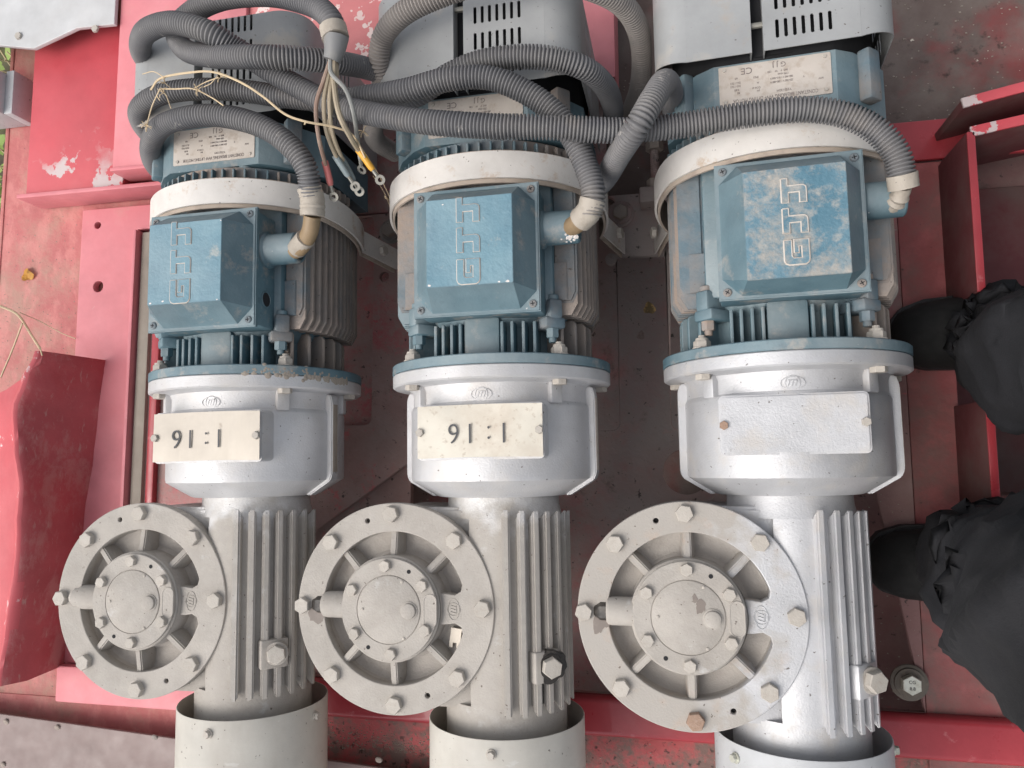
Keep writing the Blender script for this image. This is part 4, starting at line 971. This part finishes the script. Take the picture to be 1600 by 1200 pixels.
for l, r in (([(0, 478, -.10), (28, 492, -.11), (50, 525, -.12), (63, 545, -.03)], .0022), ([(35, 505, -.11), (20, 545, -.12), (0, 592, -.13)], .0016), ([(30, 488, -.11), (62, 502, -.14), (95, 520, -.155), (120, 530, -.16)], .0008), ([(63, 545, -.03), (66, 556, -.03)], .0013)):
    tube(bm, spline(V(*l), .004), r, 6)
tag(obj('dry_straw', bm, 'straw'), 'branched dry straw lying above the bent red cover', 'straw')
bm = nb()
for l, r in (([(236, 140, .19), (252, 122, .205), (300, 113, .22), (335, 113, .225), (375, 128, .228), (410, 150, .23), (445, 178, .225), (478, 190, .225), (520, 198, .21), (552, 212, .19), (572, 250, .17)], .0014),
             ([(250, 139, .20), (275, 139, .205), (302, 139, .205), (330, 152, .20), (352, 167, .20)], .0009), ([(250, 139, .20), (238, 165, .19), (231, 190, .185), (228, 208, .18)], .0009),
             ([(258, 122, .205), (240, 112, .20), (222, 116, .19)], .0006), ([(302, 139, .205), (322, 128, .205), (345, 120, .21)], .0007), ([(255, 140, .20), (262, 155, .195), (268, 172, .19)], .0006), ([(245, 150, .20), (252, 160, .2)], .0006),
             ([(552, 212, .19), (590, 270, .1), (615, 320, .03), (630, 345, -.02)], .0006), ([(583, 275, .1), (600, 300, .05), (612, 330, 0)], .0005), ([(478, 190, .225), (474, 198, .222)], .001), ([(340, 118, .223), (330, 130, .22), (318, 136, .21)], .0005)):
    tube(bm, spline(V(*l), .004), r, 6)
for px, py, z in ((258, 130, .205), (255, 145, .2), (229, 196, .185), (310, 140, .207), (346, 120, .21), (608, 312, .03), (568, 205, .185)):
    c = unp(px, py, z)
    for k in range(7):
        d = Vector((random.uniform(-1, 1), random.uniform(-1, 1), random.uniform(-.3, 1))).normalized()*.008
        q = c+d; tube(bm, [c, c+d*.6+Vector((0, 0, .002)), q], .0005, 4)
tag(obj('dry_vine', bm, 'straw'), 'thin dry vine trailing over the left motor cables', 'vine')
st('x', plate('ground', [(-30, -30), (30, -30), (30, 30), (-30, 30)], [], -.96, -.95, 'soil'))
me = bpy.data.meshes.new('weeds'); vs = []; fs = []
def leafquad(c, s):
    a = random.uniform(0, 2*pi); t = random.uniform(-.6, .6); d = Vector((cos(a), sin(a), t)).normalized(); sdv = d.cross(Vector((random.uniform(-.4, .4), random.uniform(-.4, .4), 1))).normalized()
    b = len(vs); vs.extend([c, c+d*s*.35+sdv*s*.32, c+d*s*.8+sdv*s*.28, c+d*s*1.1, c+d*s*.8-sdv*s*.28, c+d*s*.35-sdv*s*.32]); fs.append((b, b+1, b+2, b+3, b+4, b+5))
for _ in range(5200):
    x_ = -1.30-abs(random.gauss(0, .45)); y_ = random.uniform(-.9, 1.6)
    hz = -.93+.55*random.random()**1.3*(.6+.4*noise.noise(Vector((x_*4, y_*4, 0))))
    leafquad(Vector((x_, y_, hz)), random.uniform(.02, .05))
me.from_pydata(vs, [], fs); me.materials.append(M['leaf']); o = bpy.data.objects.new('weeds', me); C.objects.link(o)
tag(o, 'green weeds growing beyond the left edge of the deck', 'weeds', kind='stuff')
bm = nb()
for _ in range(120):
    x_ = -1.30-abs(random.gauss(0, .25)); y_ = random.uniform(-.6, 1.2); b = Vector((x_, y_, -.94)); t = b+Vector((random.uniform(-.2, .12), random.uniform(-.3, .3), random.uniform(.3, .6)))
    tube(bm, [b, (b+t)/2+Vector((.03, 0, .05)), t], .0018, 4)
tag(obj('dry_grass', bm, 'straw'), 'dry grass stalks among the weeds left of the deck', 'grass', kind='stuff')

# loose grit on the decks
gv = []; gf = []
def grit(x, y, z, s):
    b = len(gv); a = random.uniform(0, 6); 
    for k in range(4): gv.append(Vector((x+s*cos(a+k*pi/2)*(1 if k % 2 else random.uniform(.3, 1)), y+s*sin(a+k*pi/2)*.6, z)))
    gv.append(Vector((x, y, z+s*.5))); gf.extend([(b, b+1, b+4), (b+1, b+2, b+4), (b+2, b+3, b+4), (b+3, b, b+4)])
for _ in range(900): grit(random.uniform(-.08, .9), random.uniform(.50, .95), DT-.0395, random.uniform(.0008, .0026))
for _ in range(2400): grit(random.uniform(-.9, .32), random.uniform(-.33, .41), DT+.0003, random.uniform(.0006, .0018))
for _ in range(500): grit(random.uniform(-1.26, -1.08), random.uniform(-.40, .47), DT-.0118, random.uniform(.0006, .002))
for _ in range(500): grit(random.uniform(-.60, -.35), -.455+abs(random.gauss(0, .02)), DT-.0038, random.uniform(.0008, .0024))
for _ in range(350): grit(random.uniform(-.45, .45), -.50+abs(random.gauss(0, .06)), DT-.0118, random.uniform(.0008, .002))
me = bpy.data.meshes.new('grit'); me.from_pydata(gv, [], gf); me.materials.append(M['bar_tan']); o = bpy.data.objects.new('grit', me); C.objects.link(o)
tag(o, 'loose grit and debris scattered over the steel decks', 'debris', kind='stuff')

# ------------------------------------------------------------------ the person standing at the right
per = empty('person', (.50, -.03, DT)); tag(per, 'person in black trousers and black shoes crouching at the right edge', 'person')
def rel(o): o.location = -Vector(per.location); return o
def leg_chain():
    return None
me = bpy.data.meshes.new('trousers'); 
J = {}
vs = []; es = []; rs = []
def add(p, r, prev=None):
    vs.append(p); rs.append(r)
    if prev is not None: es.append((prev, len(vs)-1))
    return len(vs)-1
hip = add(Vector((.98, -.02, .36)), (.17, .15))
for side, chain in (((+1), [((.86, .07, .40), .105), ((.70, .11, .42), .100), ((.52, .115, .38), .095), ((.425, .095, .26), .090), ((.400, .095, .14), .086), ((.405, .115, .02), .084), ((.420, .145, -.06), .082), ((.430, .155, -.105), .080)]),
                    ((-1), [((.84, -.13, .46), .115), ((.62, -.17, .50), .112), ((.40, -.155, .50), .104), ((.300, -.135, .40), .102), ((.325, -.130, .22), .098), ((.345, -.125, .08), .092), ((.360, -.130, -.03), .086), ((.375, -.130, -.100), .086)])):
    pv = hip
    for p, r in chain: pv = add(Vector(p), (r, r*.92), pv)
waist = add(Vector((.94, -.02, .55)), (.17, .17), hip)
chest = add(Vector((.80, -.02, .80)), (.17, .22), waist)  # unseen torso, extended forward to shade the right side of the deck
neck = add(Vector((.70, -.02, .98)), (.12, .16), chest)
me.from_pydata(vs, es, []); o = bpy.data.objects.new('tmp', me); C.objects.link(o)
sk = o.modifiers.new('s', 'SKIN'); sk.use_smooth_shade = True
for i, r in enumerate(rs): me.skin_vertices[0].data[i].radius = r
me.skin_vertices[0].data[0].use_root = True
ss = o.modifiers.new('u', 'SUBSURF'); ss.levels = 4
dg = bpy.context.evaluated_depsgraph_get(); m2 = bpy.data.meshes.new_from_object(o.evaluated_get(dg)); bpy.data.objects.remove(o)
for v in m2.vertices:
    q_ = Vector((v.co.x*7+v.co.z*5, v.co.y*7, v.co.z*4-v.co.x*4))
    f1 = (1-abs(noise.noise(q_))*2.2); f2 = (1-abs(noise.noise(q_*2.1+Vector((3, 1, 7))))*2.2)
    n = max(0, f1)**2*.022+max(0, f2)**2*.008+noise.noise(v.co*5)*.014
    v.co += v.normal*(n-.010)
m2.materials.clear(); m2.materials.append(M['cloth']); m2.name = 'trousers'
rel(obj('trousers', None, 'cloth', per, me=m2))
def shoe(tx, ty, ang, L=.30):
    """toe at (tx,ty); shoe points along -X rotated by ang"""
    mt = Matrix.Translation((tx, ty, DT+.001)) @ Matrix.Rotation(ang, 4, 'Z')
    bm = nb(); out = []
    W = [(0, .0), (.006, .026), (.02, .042), (.05, .052), (.09, .054), (.13, .050), (.18, .044), (.23, .043), (.27, .038), (.292, .024), (.30, 0)]
    up = [(x, w) for x, w in W]; dnl = [(x, -w*.92) for x, w in W[::-1]][1:-1]
    prism(bm, up+dnl, 0, .024, bev=.004); bm.transform(mt); rel(obj('sole', bm, 'sole', per, ang=50))
    bm = nb(); rows = []
    hs = [(.004, .018, .012), (.015, .034, .030), (.04, .045, .044), (.075, .049, .056), (.115, .047, .070), (.155, .043, .088), (.19, .040, .110), (.22, .041, .125), (.25, .040, .125), (.275, .034, .120), (.292, .020, .110)]
    for x, w, h in hs:
        rows.append([bm.verts.new((x, w*cos(pi*k/14)*(1 if k < 15 else 1), .020+h*math.sin(pi*k/14)**.75)) for k in range(15)])
    for i in range(len(rows)-1):
        for k in range(14): bm.faces.new((rows[i][k], rows[i][k+1], rows[i+1][k+1], rows[i+1][k]))
    cap(bm, rows[0]); cap(bm, rows[-1]); bm.transform(mt); rel(obj('shoe', bm, 'shoe', per, ang=60))
    bm = nb()   # welt stitching and lace bars
    for k in range(46):
        t = k/45*2-1; i = abs(t); x = .01+.13*(1-cos(0))+.20*i**1.3; 
        w = .047 if x > .06 else .047*(x/.06)**.5
        p = Vector((x, (1 if t > 0 else -1)*w, .0275)); tube(bm, [p+Vector((-.0018, 0, 0)), p+Vector((.0018, 0, .0006))], .0009, 5)
    for k in range(5):
        x = .105+k*.018; z = .072+.020+k*.009
        tube(bm, [Vector((x, -.022, z-.006)), Vector((x+.003, 0, z+.002)), Vector((x, .022, z-.006))], .0022, 6)
    bm.transform(mt); rel(obj('stitching', bm, 'sole', per))
shoe(.296, .172, rad(2)); shoe(.250, -.142, rad(0))
bm = nb()
for yy in (.0,):
    pass
bm.free()
